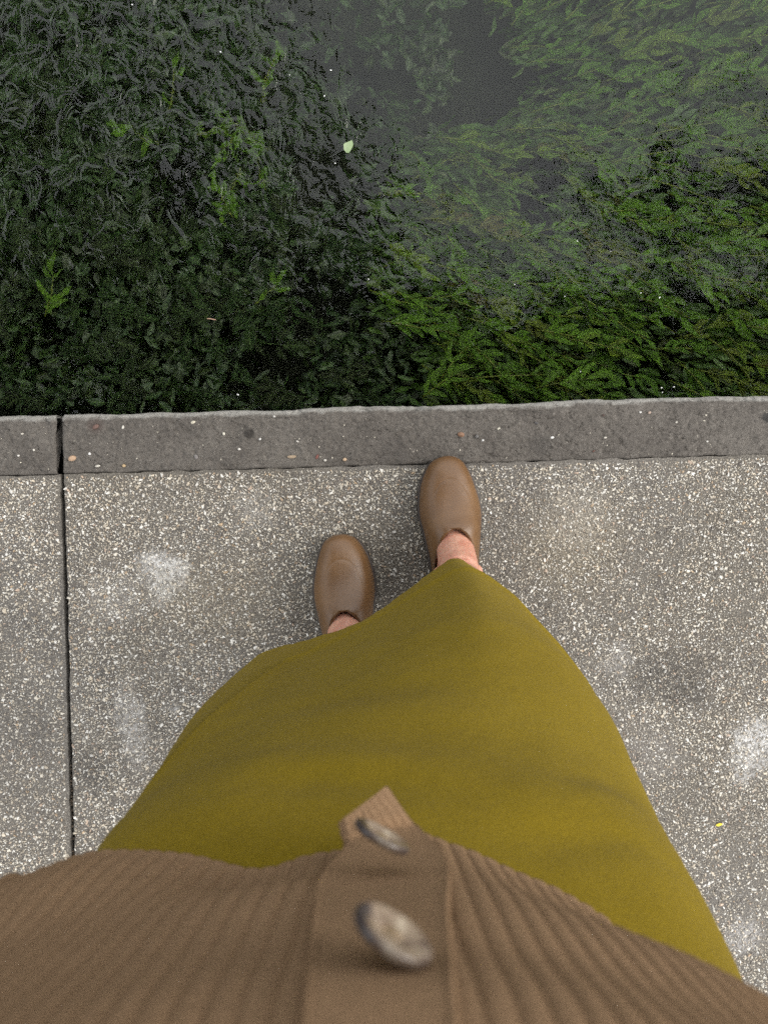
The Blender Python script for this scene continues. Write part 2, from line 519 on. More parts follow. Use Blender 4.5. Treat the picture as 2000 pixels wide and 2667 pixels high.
def slab(u0, u1, v0, v1, res, rough, name='paving_slab'):
    nu = max(2, int((u1 - u0) / res)); nv = max(2, int((v1 - v0) / res))
    u = np.linspace(u0, u1, nu); v = np.linspace(v0, v1, nv)
    U, Vv = np.meshgrid(u, v)
    Z = 0.0015 * fbm(U * 9, Vv * 9, 3, 3) if rough else np.zeros_like(U)
    X, Y = U.copy(), Vv.copy()
    if rough:
        X[:, 0] += np.abs(.004 * fbm(v * 60, v * 0, 21, 4)) * 1.0; X[:, -1] -= np.abs(.004 * fbm(v * 60, v * 0 + 9, 22, 4))
        Y[-1] += .0035 * fbm(u * 40, u * 0, 23, 4) + .001
        Z[:, 0] -= .002; Z[:, -1] -= .002
    P = np.stack([X, Y, Z], -1).reshape(-1, 3)
    ring = np.concatenate([np.arange(nu), np.arange(1, nv) * nu + nu - 1, (nv - 1) * nu + np.arange(nu - 2, -1, -1), np.arange(nv - 2, 0, -1) * nu])
    L = P[ring].copy(); L[:, 2] = -.044
    n0 = len(P); m = len(ring); j = np.arange(m)
    side = np.stack([ring[j], n0 + j, n0 + (j + 1) % m, ring[(j + 1) % m]], 1)
    me = mesh_np(name, np.concatenate([P, L]), [grid_faces(nv, nu), side])
    return link(name, me, M['matrix'], quay)
SLAB_L = 2.05
gap = .0055
s_right = slab(JU + gap / 2, JU + SLAB_L, -1.85, KB0 - .0015, .007, True)
s_left = slab(JU - SLAB_L, JU - gap / 2, -1.85, KB0 - .0015, .009, True)
for k in (-3, -2, 1, 2):
    slab(JU + k * SLAB_L + gap, JU + (k + 1) * SLAB_L - gap, -1.85, KB0 - .003, .5, False)
for k in range(-3, 3):
    slab(JU + k * SLAB_L + gap, JU + (k + 1) * SLAB_L - gap, -3.8, -1.86, .5, False)

# exposed chips set in the two near slabs
def make_chips(u0, u1, v0, v1, name, parent, seed, sp=.0039):
    r = np.random.default_rng(seed)
    nu, nv = int((u1 - u0) / sp), int((v1 - v0) / sp)
    gu, gv = np.meshgrid(np.arange(nu), np.arange(nv))
    U = u0 + (gu.ravel() + .5 + r.uniform(-.48, .48, nu * nv)) * sp
    W = v0 + (gv.ravel() + .5 + r.uniform(-.48, .48, nu * nv)) * sp
    dens = .98 + .6 * fbm(U * 6, W * 6, 40, 3)
    keep = r.random(len(U)) < dens
    U, W = U[keep], W[keep]
    n = len(U)
    size = r.lognormal(math.log(.00228), .43, n).clip(.0013, .0060)
    asp = r.uniform(.42, .95, n)
    # 8 chip shapes: hulls of ten points in two rings, flat underneath
    shapes = []
    for k in range(8):
        m = 5
        th = np.sort(r.uniform(0, 2 * np.pi, m) * .35 + np.linspace(0, 2 * np.pi, m, endpoint=False) * 1.0)
        rad = r.uniform(.75, 1.15, m)
        lo = np.stack([rad * np.cos(th), rad * np.sin(th), np.full(m, -.5)], 1)
        hi = np.stack([rad * .62 * np.cos(th + .2), rad * .62 * np.sin(th + .2), r.uniform(.25, .6, m)], 1)
        shapes.append(np.concatenate([lo, hi, [[0, 0, r.uniform(.4, .65)]]]))
    shapes = np.array(shapes)
    m = 5; j = np.arange(m)
    q = np.stack([j, (j + 1) % m, m + (j + 1) % m, m + j], 1)
    t = np.stack([m + j, m + (j + 1) % m, np.full(m, 2 * m)], 1)
    S = shapes[r.integers(0, 8, n)].copy()
    S[:, :, 0] *= size[:, None]; S[:, :, 1] *= (size * asp)[:, None]; S[:, :, 2] *= (size * .55)[:, None]
    tx, ty = r.normal(0, .16, n), r.normal(0, .16, n)
    S[:, :, 2] += S[:, :, 0] * tx[:, None] + S[:, :, 1] * ty[:, None]
    a = r.uniform(0, np.pi * 2, n)
    x = S[:, :, 0] * np.cos(a)[:, None] - S[:, :, 1] * np.sin(a)[:, None] + U[:, None]
    y = S[:, :, 0] * np.sin(a)[:, None] + S[:, :, 1] * np.cos(a)[:, None] + W[:, None]
    z = S[:, :, 2] + (0.0015 * fbm(U * 9, W * 9, 3, 3) + r.uniform(.0000, .0009, n))[:, None]
    V = np.stack([x, y, z], -1).reshape(-1, 3)
    base = (np.arange(n) * 11)[:, None, None]
    me = mesh_np(name, V, [(q[None] + base).reshape(-1, 4), (t[None] + base).reshape(-1, 3)])
    pal = np.array([(.74, .71, .65), (.64, .59, .50), (.54, .47, .37), (.40, .35, .28), (.26, .225, .185), (.46, .34, .22), (.50, .38, .29), (.15, .13, .115)])
    ci = r.choice(8, n, p=[.21, .24, .17, .16, .11, .02, .03, .06])
    col = pal[ci] * r.uniform(.72, 1.05, n)[:, None]
    point_attr(me, 'chip', np.repeat(col.clip(0, .85), 11, 0), 'FLOAT_COLOR')
    o = link(name, me, M['chips'], parent)
    o['kind'] = 'stuff'
    return o
make_chips(JU + .006, .80, -.93, KB0 - .005, 'exposed_aggregate', s_right, 1)
make_chips(-.80, JU - .006, -.93, KB0 - .005, 'exposed_aggregate', s_left, 2)
make_chips(.80, 1.30, -.93, KB0 - .005, 'exposed_aggregate', s_right, 3, .0056)
make_chips(-1.20, -.80, -.93, KB0 - .005, 'exposed_aggregate', s_left, 4, .0056)

# kerb stones: one profile swept along, displaced as worn concrete
def kerb_stone(u0, u1, res, fine):
    nu = max(2, int((u1 - u0) / res))
    u = np.linspace(u0, u1, nu)
    prof = [(KB0, -.044), (KB0, -.004), (KB0 + .0015, .0015)]
    for k in range(1, 41): prof.append((KB0 + .0015 + (KB1 - .016 - KB0) * k / 41, .0025))
    for k in range(9):
        a = R(90 - 90 * k / 8)
        prof.append((KB1 - .0145 + .0145 * math.cos(a), .0025 - .0145 + .0145 * math.sin(a)))
    prof += [(KB1, -.05), (KB1, -.12), (KB1 - .003, -.9)]
    prof = np.array(prof)
    npf = len(prof)
    U, K = np.meshgrid(u, np.arange(npf))
    Y = prof[K, 0].copy(); Z = prof[K, 1].copy()
    rim = np.clip((Y - (KB1 - .016)) / .016, 0, 1) * (Z > -.03)
    top = (K >= 2) & (K <= npf - 4)
    if fine:
        n = fbm(U * 22, Y * 60, 50, 5)
        Z += top * .0030 * n
        Z += top * .0030 * fbm(U * 4, Y * 8, 57, 2)
        fine_n = fbm(U * 130, Y * 190, 47, 3)
        Z += top * (.0034 * fine_n - .010 * np.clip(fine_n - .33, 0, 1))
        cr_ = np.abs(fbm(U * 18, Y * 45, 44, 4)); Z -= top * .0022 * np.exp(-(cr_ / .03) ** 2) * (fbm(U * 6, Y * 12, 43, 2) > .12)
        Y += (rim > 0) * .0050 * fbm(U * 16, U * 0 + 3, 53, 6)
        Y += ((K <= 2) * .0025) * fbm(U * 35, U * 0 + 7, 54, 4)
        chip = np.clip(fbm(U * 34, Y * 44, 59, 4) - .20, 0, 1) * top * (rim + .3)
        Z -= chip * .026
    X = U.copy()
    if fine:
        e = .004 * fbm(Y[:, 0] * 70, Z[:, 0] * 30, 56, 3)
        X[:, 0] += .003 + e; X[:, -1] -= .003 - e
        for q, dz in ((0, .006), (1, .0025), (2, .001)):
            Z[:, q] -= top[:, q] * dz; Z[:, -1 - q] -= top[:, q] * dz
    V = np.stack([X, Y, Z], -1).reshape(-1, 3)
    Fq = grid_faces(npf, nu)
    e0 = np.arange(npf) * nu; e1 = e0 + nu - 1
    me = mesh_np('kerb_stone', V, [Fq[:, ::-1], e0[None, :], e1[None, ::-1]], True)
    wear = rim * .9 + np.clip((Y - (KB1 - .03)) / .03, 0, 1) * .25
    point_attr(me, 'wear', wear.ravel())
    return link('kerb_stone', me, M['kerb'], quay)
KJ = JU - .002
k_right = kerb_stone(KJ + .003, KJ + SLAB_L - .004, .0024, True)
k_left = kerb_stone(KJ - SLAB_L + .004, KJ - .0045, .0024, True)
for k in (-4, -3, -2, 1, 2, 3):
    kerb_stone(KJ + k * SLAB_L + .004, KJ + (k + 1) * SLAB_L - .004, .5, False)

# dirt lying in the joint: little crumbs, stuff
cv, cf = ico(1)
V, Fc = [], []
for k in range(420):
    v = rng.uniform(-.95, KB1 - .02)
    sz = rng.uniform(.0008, .0026)
    if v > KB0:
        u = JU + rng.uniform(-.005, .004); z = -.018
    else:
        u = JU + rng.uniform(-.0026, .0026); z = rng.uniform(-.012, -.002) if v < -.45 else -.016
    V.append(cv * sz * rng.uniform(.5, 1.3, 3) + [u, v, z]); Fc.append(cf + 12 * k if len(cv) == 12 else cf + len(cv) * k)
jd = link('joint_dirt', mesh_np('joint_dirt', np.concatenate(V), np.concatenate(Fc)), mat_plain('crumbs', (.05, .035, .022), .95, 300, .6), quay)
jd['kind'] = 'stuff'

# pebbles bedded in the kerb
PEB = [(190, 1194, 13, 9, (.50, .33, .21), 'orange'), (1200, 1132, 11, 8, (.26, .14, .08), 'brown'), (760, 1190, 14, 5, (.40, .30, .20), ''), (324, 1213, 6, 5, (.50, .36, .20), ''),
       (256, 1214, 8, 3.5, (.62, .58, .50), ''), (235, 1182, 4.5, 4.5, (.75, .73, .70), ''), (322, 1113, 4, 6, (.72, .68, .60), ''), (251, 1112, 11, 7, (.16, .09, .07), ''), 
       (504, 1100, 8, 4.5, (.66, .60, .47), ''), (584, 1130, 4, 5, (.70, .66, .55), ''), (624, 1170, 5, 4, (.68, .64, .58), ''), (512, 1190, 6, 8, (.22, .20, .19), ''), (826, 1190, 4, 8, (.22, .08, .06), ''), (847, 1199, 5, 4, (.60, .56, .50), ''), (898, 1197, 6, 5, (.56, .40, .26), ''), 
       (1396, 1102, 8, 4, (.07, .065, .065), ''), (1298, 1117, 6, 3.5, (.66, .62, .50), ''), (1437, 1140, 6, 4, (.76, .74, .70), ''), (1241, 1137, 7, 6, (.14, .13, .12), ''), (1257, 1147, 3.5, 3, (.76, .75, .72), ''), (1570, 1082, 5, 4, (.07, .04, .03), ''), (1690, 1075, 5, 4, (.50, .38, .30), ''), (1666, 1074, 4, 3, (.72, .70, .66), ''), 
       (1545, 1175, 5, 2, (.14, .06, .04), ''), (1575, 1140, 5, 3, (.62, .57, .49), ''), (1760, 1100, 4, 3, (.60, .56, .48), ''), (1840, 1150, 4, 3, (.66, .63, .57), ''), (1935, 1095, 4, 3, (.62, .57, .45), ''), (60, 1130, 5, 3, (.60, .55, .47), ''), (50, 1187, 4, 3, (.7, .66, .6), ''), (90, 1172, 3.5, 4, (.7, .66, .58), ''), (715, 1085, 4, 3, (.70, .67, .62), ''), (678, 1144, 4, 3.5, (.7, .68, .64), ''), (775, 1150, 5, 3, (.64, .6, .54), '')]
pv, pf = ico(2)
pm = {}
NPROT = []
for k in range(5):
    q = pv * (1 + .22 * np.stack([fbm(pv[:, 0] * 1.5 + 5 * k, pv[:, 1] * 1.5 + pv[:, 2], 60 + k, 2)] * 3, -1))
    NPROT.append(q)
for k, (px, py, rx, ry, col, lab) in enumerate(PEB):
    u, v, _ = loc(px, py, .002)
    key = tuple(round(c, 2) for c in col)
    if key not in pm:
        pm[key] = mat_plain('pebble stone', tuple(c * .78 for c in col), .6, 120, .2, .0006, 500)
    me = mesh_np('pebble', NPROT[k % 5], pf, True)
    o = link('pebble', me, pm[key], k_right if u > KJ else k_left)
    o.location = (u, v, .0035)
    o.rotation_euler = (0, 0, rng.uniform(-.5, .5))
    rx, ry = rx * .85, ry * .85
    o.scale = (rx / 1410, ry / 1410, min(rx, ry) / 1410 * .7)
    if lab: o['label'] = lab + ' pebble bedded in the kerb'
# fine white grit bedded in the kerb
V, Fc = [], []
pu = rng.uniform(-.78, .78, 140)
for k, u in enumerate(pu):
    if abs(u - KJ) < .01: continue
    sz = rng.lognormal(math.log(.0009), .4)
    a = rng.uniform(0, 6.28); A = np.array([[math.cos(a), -math.sin(a), 0], [math.sin(a), math.cos(a), 0], [0, 0, 1]])
    V.append((cv * sz * np.array([1.2, rng.uniform(.4, .9), .6])) @ A.T + [u, rng.uniform(KB0 + .004, KB1 - .02), .0032])
Fc = [cf + len(cv) * k for k in range(len(V))]
kg = link('kerb_grit', mesh_np('kerb_grit', np.concatenate(V), np.concatenate(Fc)), mat_plain('pale grit', (.46, .42, .34), .6, 500, .4), quay)
kg['kind'] = 'stuff'

# ------------------------------------------------------------------ river, bed, banks
box_w = box('water', -30, 30, KB1 - .004, 7.5, -1.30, WATER_Z, M['water'])
box_w.rotation_euler = (0, 0, QROT)
tag(box_w, kind='structure')
BED_Z = -.74
nu, nv = 240, 200
uu = np.concatenate([[-30, -8], np.linspace(-1.6, 1.6, nu - 4), [8, 30]]); vv = np.concatenate([np.linspace(KB1 - .06, 2.2, nv - 2), [4, 7.6]])
U, W = np.meshgrid(uu, vv)
Z = BED_Z + .07 * fbm(U * 2.2, W * 2.2, 70, 5)
bed = link('river_bed', mesh_np('river_bed', np.stack([U, W, Z], -1).reshape(-1, 3), grid_faces(len(vv), len(uu)), True), M['mud'])
bed.rotation_euler = (0, 0, QROT)
tag(bed, kind='structure')
# ground sheet: behind the quay and beyond the far bank, out to the horizon
V = np.array([[-300, -300, -.05], [300, -300, -.05], [300, -3.8, -.05], [-300, -3.8, -.05],
              [-300, 7.4, -.1], [300, 7.4, -.1], [300, 300, .2], [-300, 300, .2],
              [-300, 7.4, -1.6], [300, 7.4, -1.6]])
grd = link('ground', mesh_np('ground', V, np.array([[0, 1, 2, 3], [4, 5, 6, 7], [8, 9, 5, 4]])), M['earth'])
grd.rotation_euler = (0, 0, QROT)
tag(grd, kind='structure')

# ------------------------------------------------------------------ waterweed
def leaf_np(L, Wd, seed, rows=7, curl=.25, serr=.16):
    r = np.random.default_rng(seed)
    t = np.linspace(0, 1, rows)
    wdt = Wd * .5 * np.sin(np.pi * np.clip(t * .93 + .05, 0, 1)) ** .75 * (1 - .25 * t)
    wl = wdt * (1 + r.uniform(-serr, serr, rows)); wr = wdt * (1 + r.uniform(-serr, serr, rows))
    wl[-1] = wr[-1] = 0.0005; 
    bend = curl * L * (t ** 2) * r.uniform(-1, .6)
    side = L * .12 * np.sin(t * np.pi * r.uniform(.6, 1.4)) * r.choice([-1, 1])
    rip = .045 * L * np.sin(t * r.uniform(7, 12) + r.uniform(0, 6))
    mid = np.stack([t * L, side, bend], 1)
    lf = np.stack([t * L - .08 * wl, side + wl, bend + .25 * wl + rip], 1)
    rt = np.stack([t * L - .08 * wr, side - wr, bend + .25 * wr - rip * .7], 1)
    V = np.stack([lf, mid, rt], 1).reshape(-1, 3)
    return V, grid_faces(rows, 3)
def rib_vals(rows): return np.tile([1., 0., 1.], rows)

LEAVES = []
for k in range(8):
    V, Fq = leaf_np(1, .27 + .03 * (k % 4), 100 + k)
    me = mesh_np('leaf', V, Fq, True)
    point_attr(me, 'rib', rib_vals(7)); point_attr(me, 'tint', np.zeros(len(V)))
    me.materials.append(M['weed']); LEAVES.append(me)
LEAVES_D = []
for k in range(6):
    V, Fq = leaf_np(1, .46 + .04 * (k % 3), 200 + k, rows=6)
    me = mesh_np('leaf', V, Fq, True)
    point_attr(me, 'rib', rib_vals(6)); point_attr(me, 'tint', np.zeros(len(V)))
    me.materials.append(M['darkweed']); LEAVES_D.append(me)

def frond(x, y, z, ang, L, npair, leafL, name, meshes, label, group, stemmat, pitch=0.0, bend=.3, spread=1.0, tint=.2):
    """one sprig: a stem (the thing's own mesh) with leaflets in pairs and one at the tip"""
    r = np.random.default_rng(int(abs(x * 9000 + y * 777)) + 5)
    t = np.linspace(0, 1, 8)
    P = np.stack([t * L, bend * L * t ** 2 * r.uniform(-1, 1), pitch * L * t + .05 * L * np.sin(t * 5)], 1)
    V, Fc = tube_np(P, np.linspace(.0022, .0010, 8), 5)
    me = mesh_np(name, V, Fc, True)
    point_attr(me, 'tint', np.zeros(len(V))); point_attr(me, 'rib', np.ones(len(V)))
    root = link(name, me, stemmat)
    root.location = (x, y, z); root.color = (.85, 0, 0, 1)
    root.rotation_euler = (0, 0, ang)
    tag(root, label, 'water plant', group)
    for k in range(npair):
        f = .18 + .74 * k / max(1, npair - 1)
        i = int(f * 7)
        for sgn in (-1, 1):
            if r.random() < .1: continue
            lm = meshes[r.integers(len(meshes))]
            o = bpy.data.objects.new('leaf', lm); COL.objects.link(o); o.parent = root; o.color = (np.clip(tint + r.uniform(-.07, .07), .001, .995), 0, 0, 1)
            o.location = P[i] + [r.uniform(-.004, .004), 0, .003 * sgn]
            s_ = leafL * (1.05 - .35 * abs(f - .45)) * r.uniform(.75, 1.2)
            o.scale = (s_, s_, s_)
            o.rotation_euler = (r.uniform(-.5, .5), r.uniform(-.35, .25), sgn * spread * r.uniform(.35, .95) )
    lm = meshes[r.integers(len(meshes))]
    o = bpy.data.objects.new('leaf', lm); COL.objects.link(o); o.parent = root; o.color = (np.clip(tint + r.uniform(-.07, .07), .001, .995), 0, 0, 1)
    o.location = P[-1]; s_ = leafL * r.uniform(.9, 1.25); o.scale = (s_, s_, s_); o.rotation_euler = (r.uniform(-.3, .3), 0, r.uniform(-.3, .3))
    return root

def wpt(px, py, z):
    """pixel to a place under water (bent ray)"""
    sx, sy = (px - 1000) / F, (1333.5 - py) / F
    d1 = CAM_H - WATER_Z
    t = math.hypot(sx, sy)
    st = t / math.sqrt(1 + t * t) / 1.34
    k = (st / math.sqrt(1 - st * st)) / max(t, 1e-6)
    dz = WATER_Z - z
    return np.array([sx * (d1 + dz * k), sy * (d1 + dz * k), z])
def flow(px, py):
    """which way the weed streams at a pixel"""
    a = -22 + 52 * np.clip((520 - py) / 500, 0, 1)
    return R(a)
def right_ok(px, py):
    """where the bright weed grows (photograph's frame)"""
    lim = 1020 + 90 * math.sin(py / 140.0) + (230 if py < 330 else 0)
    if py > 880: lim = 1080
    return px > lim
def thin(px, py):
    """bare muddy patches between the weed"""
    return vnoise(px / 170.0, py / 110.0, 77) + .5 * vnoise(px / 70, py / 60, 78)

GR = 'bright green weed streaming in the smooth water'
GL = 'dark weed tufts under the rippled water'
def lab(px, py, a, L, tint, npr_):
    """what sets one frond apart: length, tint, where it points, and the kerb or corner it lies by"""
    size = 'long' if L > .165 else 'short' if L < .13 else 'medium'
    hue = 'deep green' if tint < .15 else 'bright green' if tint < .38 else 'mid green' if tint < .57 else 'yellow green' if tint < .73 else 'olive' if tint < .86 else 'brownish' if tint < .96 else 'pale green'
    dg = math.degrees(a)
    way = 'down' if dg < -50 else 'lower right' if dg < -15 else 'right' if dg < 15 else 'upper right' if dg < 50 else 'up'
    row = 'beside the kerb' if py > 880 else 'off the kerb' if py > 720 else 'in near midwater' if py > 540 else 'in far midwater' if py > 360 else 'far out' if py > 150 else 'along the top edge'
    col = 'beside the dark patch' if px < 1200 else 'left of centre' if px < 1380 else 'mid bed' if px < 1560 else 'right of centre' if px < 1760 else 'at the right edge'
    den = ('sparse', 'leafy', 'dense')[npr_ - 3]
    return f'{size} {den} {hue} frond pointing {way} {row} {col}'
def lab2(px, py, a, L, bright):
    size = 'bigger' if L > .095 else 'small' if L < .075 else 'middling'
    hue = 'bright green' if bright else 'dark'
    way = ('right', 'up', 'left', 'down')[int(((math.degrees(a) % 360 + 45) % 360) // 90)]
    row = 'beside the kerb' if py > 930 else 'above the kerb' if py > 800 else 'level with the twig' if py > 680 else 'in the low ripples' if py > 500 else 'in mid ripples' if py > 320 else 'in the top ripples'
    col = 'at the left edge' if px < 130 else 'near the left edge' if px < 300 else 'left of the twig' if px < 500 else 'right of the twig' if px < 700 else 'below the floating leaf' if px < 880 else 'by the bright weed'
    return f'{size} {hue} tuft leaning {way} {row} {col}'
spots = []
r2 = np.random.default_rng(3)
tries = 0
while len(spots) < 215 and tries < 5000:
    tries += 1
    px, py = r2.uniform(960, 2120), r2.uniform(-60, 1010)
    if not right_ok(px, py) or thin(px, py) < -.22: continue
    if py < 330 and px < 1500 and r2.random() < .6: continue
    if any((px - a) ** 2 + (py - b) ** 2 < 50 ** 2 for a, b in spots): continue
    spots.append((px, py))
n_r = len(spots)
for px, py in spots:
    shallow = np.clip((py - 150) / 800, 0, 1)
    z = WATER_Z - r2.uniform(.035, .10) - .10 * (1 - shallow)
    p = wpt(px, py, z)
    big = 1.0 if py > 350 else 1.1
    fa = flow(px, py) + r2.normal(0, .28); fL = r2.uniform(.10, .20); tint = float(r2.choice([.05, .25, .48, .66, .8, .9, .985], p=[.15, .24, .24, .19, .10, .04, .04]))
    npr_ = int(r2.integers(3, 6)); args_l = (px, py, fa, fL, tint, npr_)
    frond(p[0], p[1], z, fa, fL, npr_, r2.uniform(.036, .060) * big, 'water_plant', LEAVES,
          lab(*args_l), GR, M['weed'], r2.uniform(-.1, .25), .3, .58, tint)
spots = []
tries = 0
while len(spots) < 90 and tries < 5000:
    tries += 1
    px, py = r2.uniform(-80, 1000), r2.uniform(150, 1050)
    if right_ok(px, py) or thin(px + 900, py) < -.05: continue
    if any((px - a) ** 2 + (py - b) ** 2 < 68 ** 2 for a, b in spots): continue
    spots.append((px, py))
for px, py in spots:
    bright = 400 < px < 720 and 250 < py < 640
    z = WATER_Z - r2.uniform(.06, .14) - (0 if bright else .06)
    p = wpt(px, py, z)
    fa, fL = r2.uniform(0, 6.28), r2.uniform(.06, .12)
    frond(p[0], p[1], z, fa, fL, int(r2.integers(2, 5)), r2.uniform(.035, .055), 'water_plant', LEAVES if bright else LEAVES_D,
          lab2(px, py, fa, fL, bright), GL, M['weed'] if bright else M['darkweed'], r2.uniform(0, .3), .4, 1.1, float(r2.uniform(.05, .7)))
# single sprigs close to the quay that stand out
SPR = [(1150, 985, 60, .095, 3, .055, 'bright sprig with serrated leaflets rising close to the kerb beyond the right shoe'),
       (1100, 1035, 40, .085, 3, .050, 'leafy sprig partly cut off by the kerb, nearest the right shoe'),
       (1395, 1010, 10, .12, 3, .060, 'bright green sprig beside the kerb pointing to the right'),
       (1400, 860, -10, .09, 3, .050, 'compact star-shaped sprig standing alone over a dark gap'),
       (120, 825, 70, .10, 3, .055, 'yellow green sprig fanning upward at the left edge of the water'),
       (665, 795, 40, .07, 2, .045, 'small bright sprig alone in the dark water above the left shoe')]
for px, py, a, L, npr, lf, lb in SPR:
    z = WATER_Z - (.03 if px > 900 else .10)
    p = wpt(px, py, z)
    frond(p[0], p[1], z, R(a), L, npr, lf, 'water_plant', LEAVES, lb, None, M['weed'], .15, .2, .9, .3)

def weed_mass(n, name, leafs, mat, px_rng, py_rng, okf, zf, szf, angf, tintf, seed):
    r = np.random.default_rng(seed)
    B = [leaf_np(1, wd, 300 + seed + k, rows=6) for k, wd in enumerate(leafs)]
    fq = B[0][1]
    V, T = [], []
    m = 0
    while m < n:
        px, py = r.uniform(*px_rng), r.uniform(*py_rng)
        if not okf(px, py, r): continue
        z = zf(px, py, r); p = wpt(px, py, z); a = angf(px, py, r); s_ = szf(px, py, r)
        q = B[r.integers(len(B))][0] * s_
        b, c_ = r.uniform(-.7, .7), r.uniform(-.5, .3)
        Rm = np.array((Matrix.Rotation(a, 3, 'Z') @ Matrix.Rotation(c_, 3, 'Y') @ Matrix.Rotation(b, 3, 'X')))
        V.append(q @ Rm.T + p); T.append(np.full(len(q), tintf(px, py, r))); m += 1
    nvx = len(V[0])
    Fc = (fq[None] + (np.arange(n) * nvx)[:, None, None]).reshape(-1, 4)
    me = mesh_np(name, np.concatenate(V), Fc, True)
    point_attr(me, 'tint', np.concatenate(T)); point_attr(me, 'rib', np.tile(rib_vals(6), n))
    o = link(name, me, mat); o.color = (0, 0, 0, 1)
    return tag(o, kind='stuff')
def ok_r(px, py, r):
    if not right_ok(px + r.normal(0, 30), py): return False
    th = thin(px, py)
    if py < 300 and px < 1450: th -= .22
    return r.random() < np.clip(.85 + 2.0 * th, .22, 1)
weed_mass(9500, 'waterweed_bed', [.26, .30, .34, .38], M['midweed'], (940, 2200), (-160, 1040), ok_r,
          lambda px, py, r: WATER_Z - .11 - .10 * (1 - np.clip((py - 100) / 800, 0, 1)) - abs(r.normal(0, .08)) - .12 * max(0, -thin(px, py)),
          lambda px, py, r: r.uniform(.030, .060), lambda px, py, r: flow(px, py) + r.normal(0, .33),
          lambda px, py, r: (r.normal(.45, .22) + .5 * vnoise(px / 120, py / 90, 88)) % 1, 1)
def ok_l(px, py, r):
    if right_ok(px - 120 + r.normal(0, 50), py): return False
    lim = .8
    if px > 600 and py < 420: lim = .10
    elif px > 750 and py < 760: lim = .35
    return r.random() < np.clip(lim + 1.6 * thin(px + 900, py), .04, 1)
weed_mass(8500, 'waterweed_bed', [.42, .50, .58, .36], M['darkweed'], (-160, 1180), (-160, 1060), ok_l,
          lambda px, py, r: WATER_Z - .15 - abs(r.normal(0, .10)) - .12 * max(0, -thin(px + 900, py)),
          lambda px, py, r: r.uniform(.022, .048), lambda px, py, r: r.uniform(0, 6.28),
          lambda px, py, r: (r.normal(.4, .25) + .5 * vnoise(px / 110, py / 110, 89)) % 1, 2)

# ------------------------------------------------------------------ small things on the water and the paving
def on_water(px, py): return pt(px, py, WATER_Z + .002)
Vl, Fl = leaf_np(.029, .022, 41, rows=7, curl=.5)
me = mesh_np('fallen_leaf', Vl, Fl, True)
o = link('fallen_leaf', me, mat_plain('pale green leaf', (.21, .28, .14), .5, 60, .15))
o.location = on_water(905, 398); o.rotation_euler = (R(15), R(-10), R(75))
tag(o, 'pale green fallen leaf floating on the rippled water', 'leaf')
V, Fc = tube_np(crom([(0, 0, 0), (.008, .0006, .0006), (.02, 0, 0)], 8), .0011, 6)
o = link('twig', mesh_np('twig', V, Fc, True), mat_plain('pinkish twig', (.42, .26, .18), .7, 200))
o.location = on_water(540, 830); o.rotation_euler = (0, 0, R(-8))
tag(o, 'short pinkish twig floating above the dark weed on the left', 'twig')
FL = [(862, 183), (755, 195), (845, 250), (1503, 628), (1590, 655), (1668, 763), (1717, 775), (1340, 741), (1470, 772), (1511, 968), (1722, 1010), (1724, 1022), (1754, 1008), (960, 727), (620, 1028), (345, 12), (873, 425), (575, 135)]
fm = mat_plain('white fleck', (.80, .80, .78), .6, 300, .1)
fme = None
for k, (px, py) in enumerate(FL):
    if fme is None:
        q = cv * np.array([1, .7, .35]); fme = mesh_np('floating_fleck', q * (1 + .4 * fbm(q[:, 0] * 3, q[:, 1] * 3, 99, 2))[:, None], cf)
    o = link('floating_fleck', fme, fm)
    o.location = on_water(px, py)
    s_ = rng.uniform(.0012, .0025); o.scale = (s_ * rng.uniform(.8, 1.6), s_, s_)
    o.rotation_euler = (0, 0, rng.uniform(0, 6))
    tag(o, 'tiny white fleck of petal floating on the water', 'petal', 'white flecks floating on the water')
Vl, Fl = leaf_np(.013, .008, 43, rows=6, curl=.5)
o = link('fallen_petal', mesh_np('fallen_petal', Vl, Fl, True), mat_plain('yellow petal', (.62, .48, .03), .5, 90, .1))
p = pt(1863, 2149, .003); o.location = p; o.rotation_euler = (R(20), R(-12), 0)
tag(o, 'tiny yellow petal lying on the paving at the far right', 'petal')

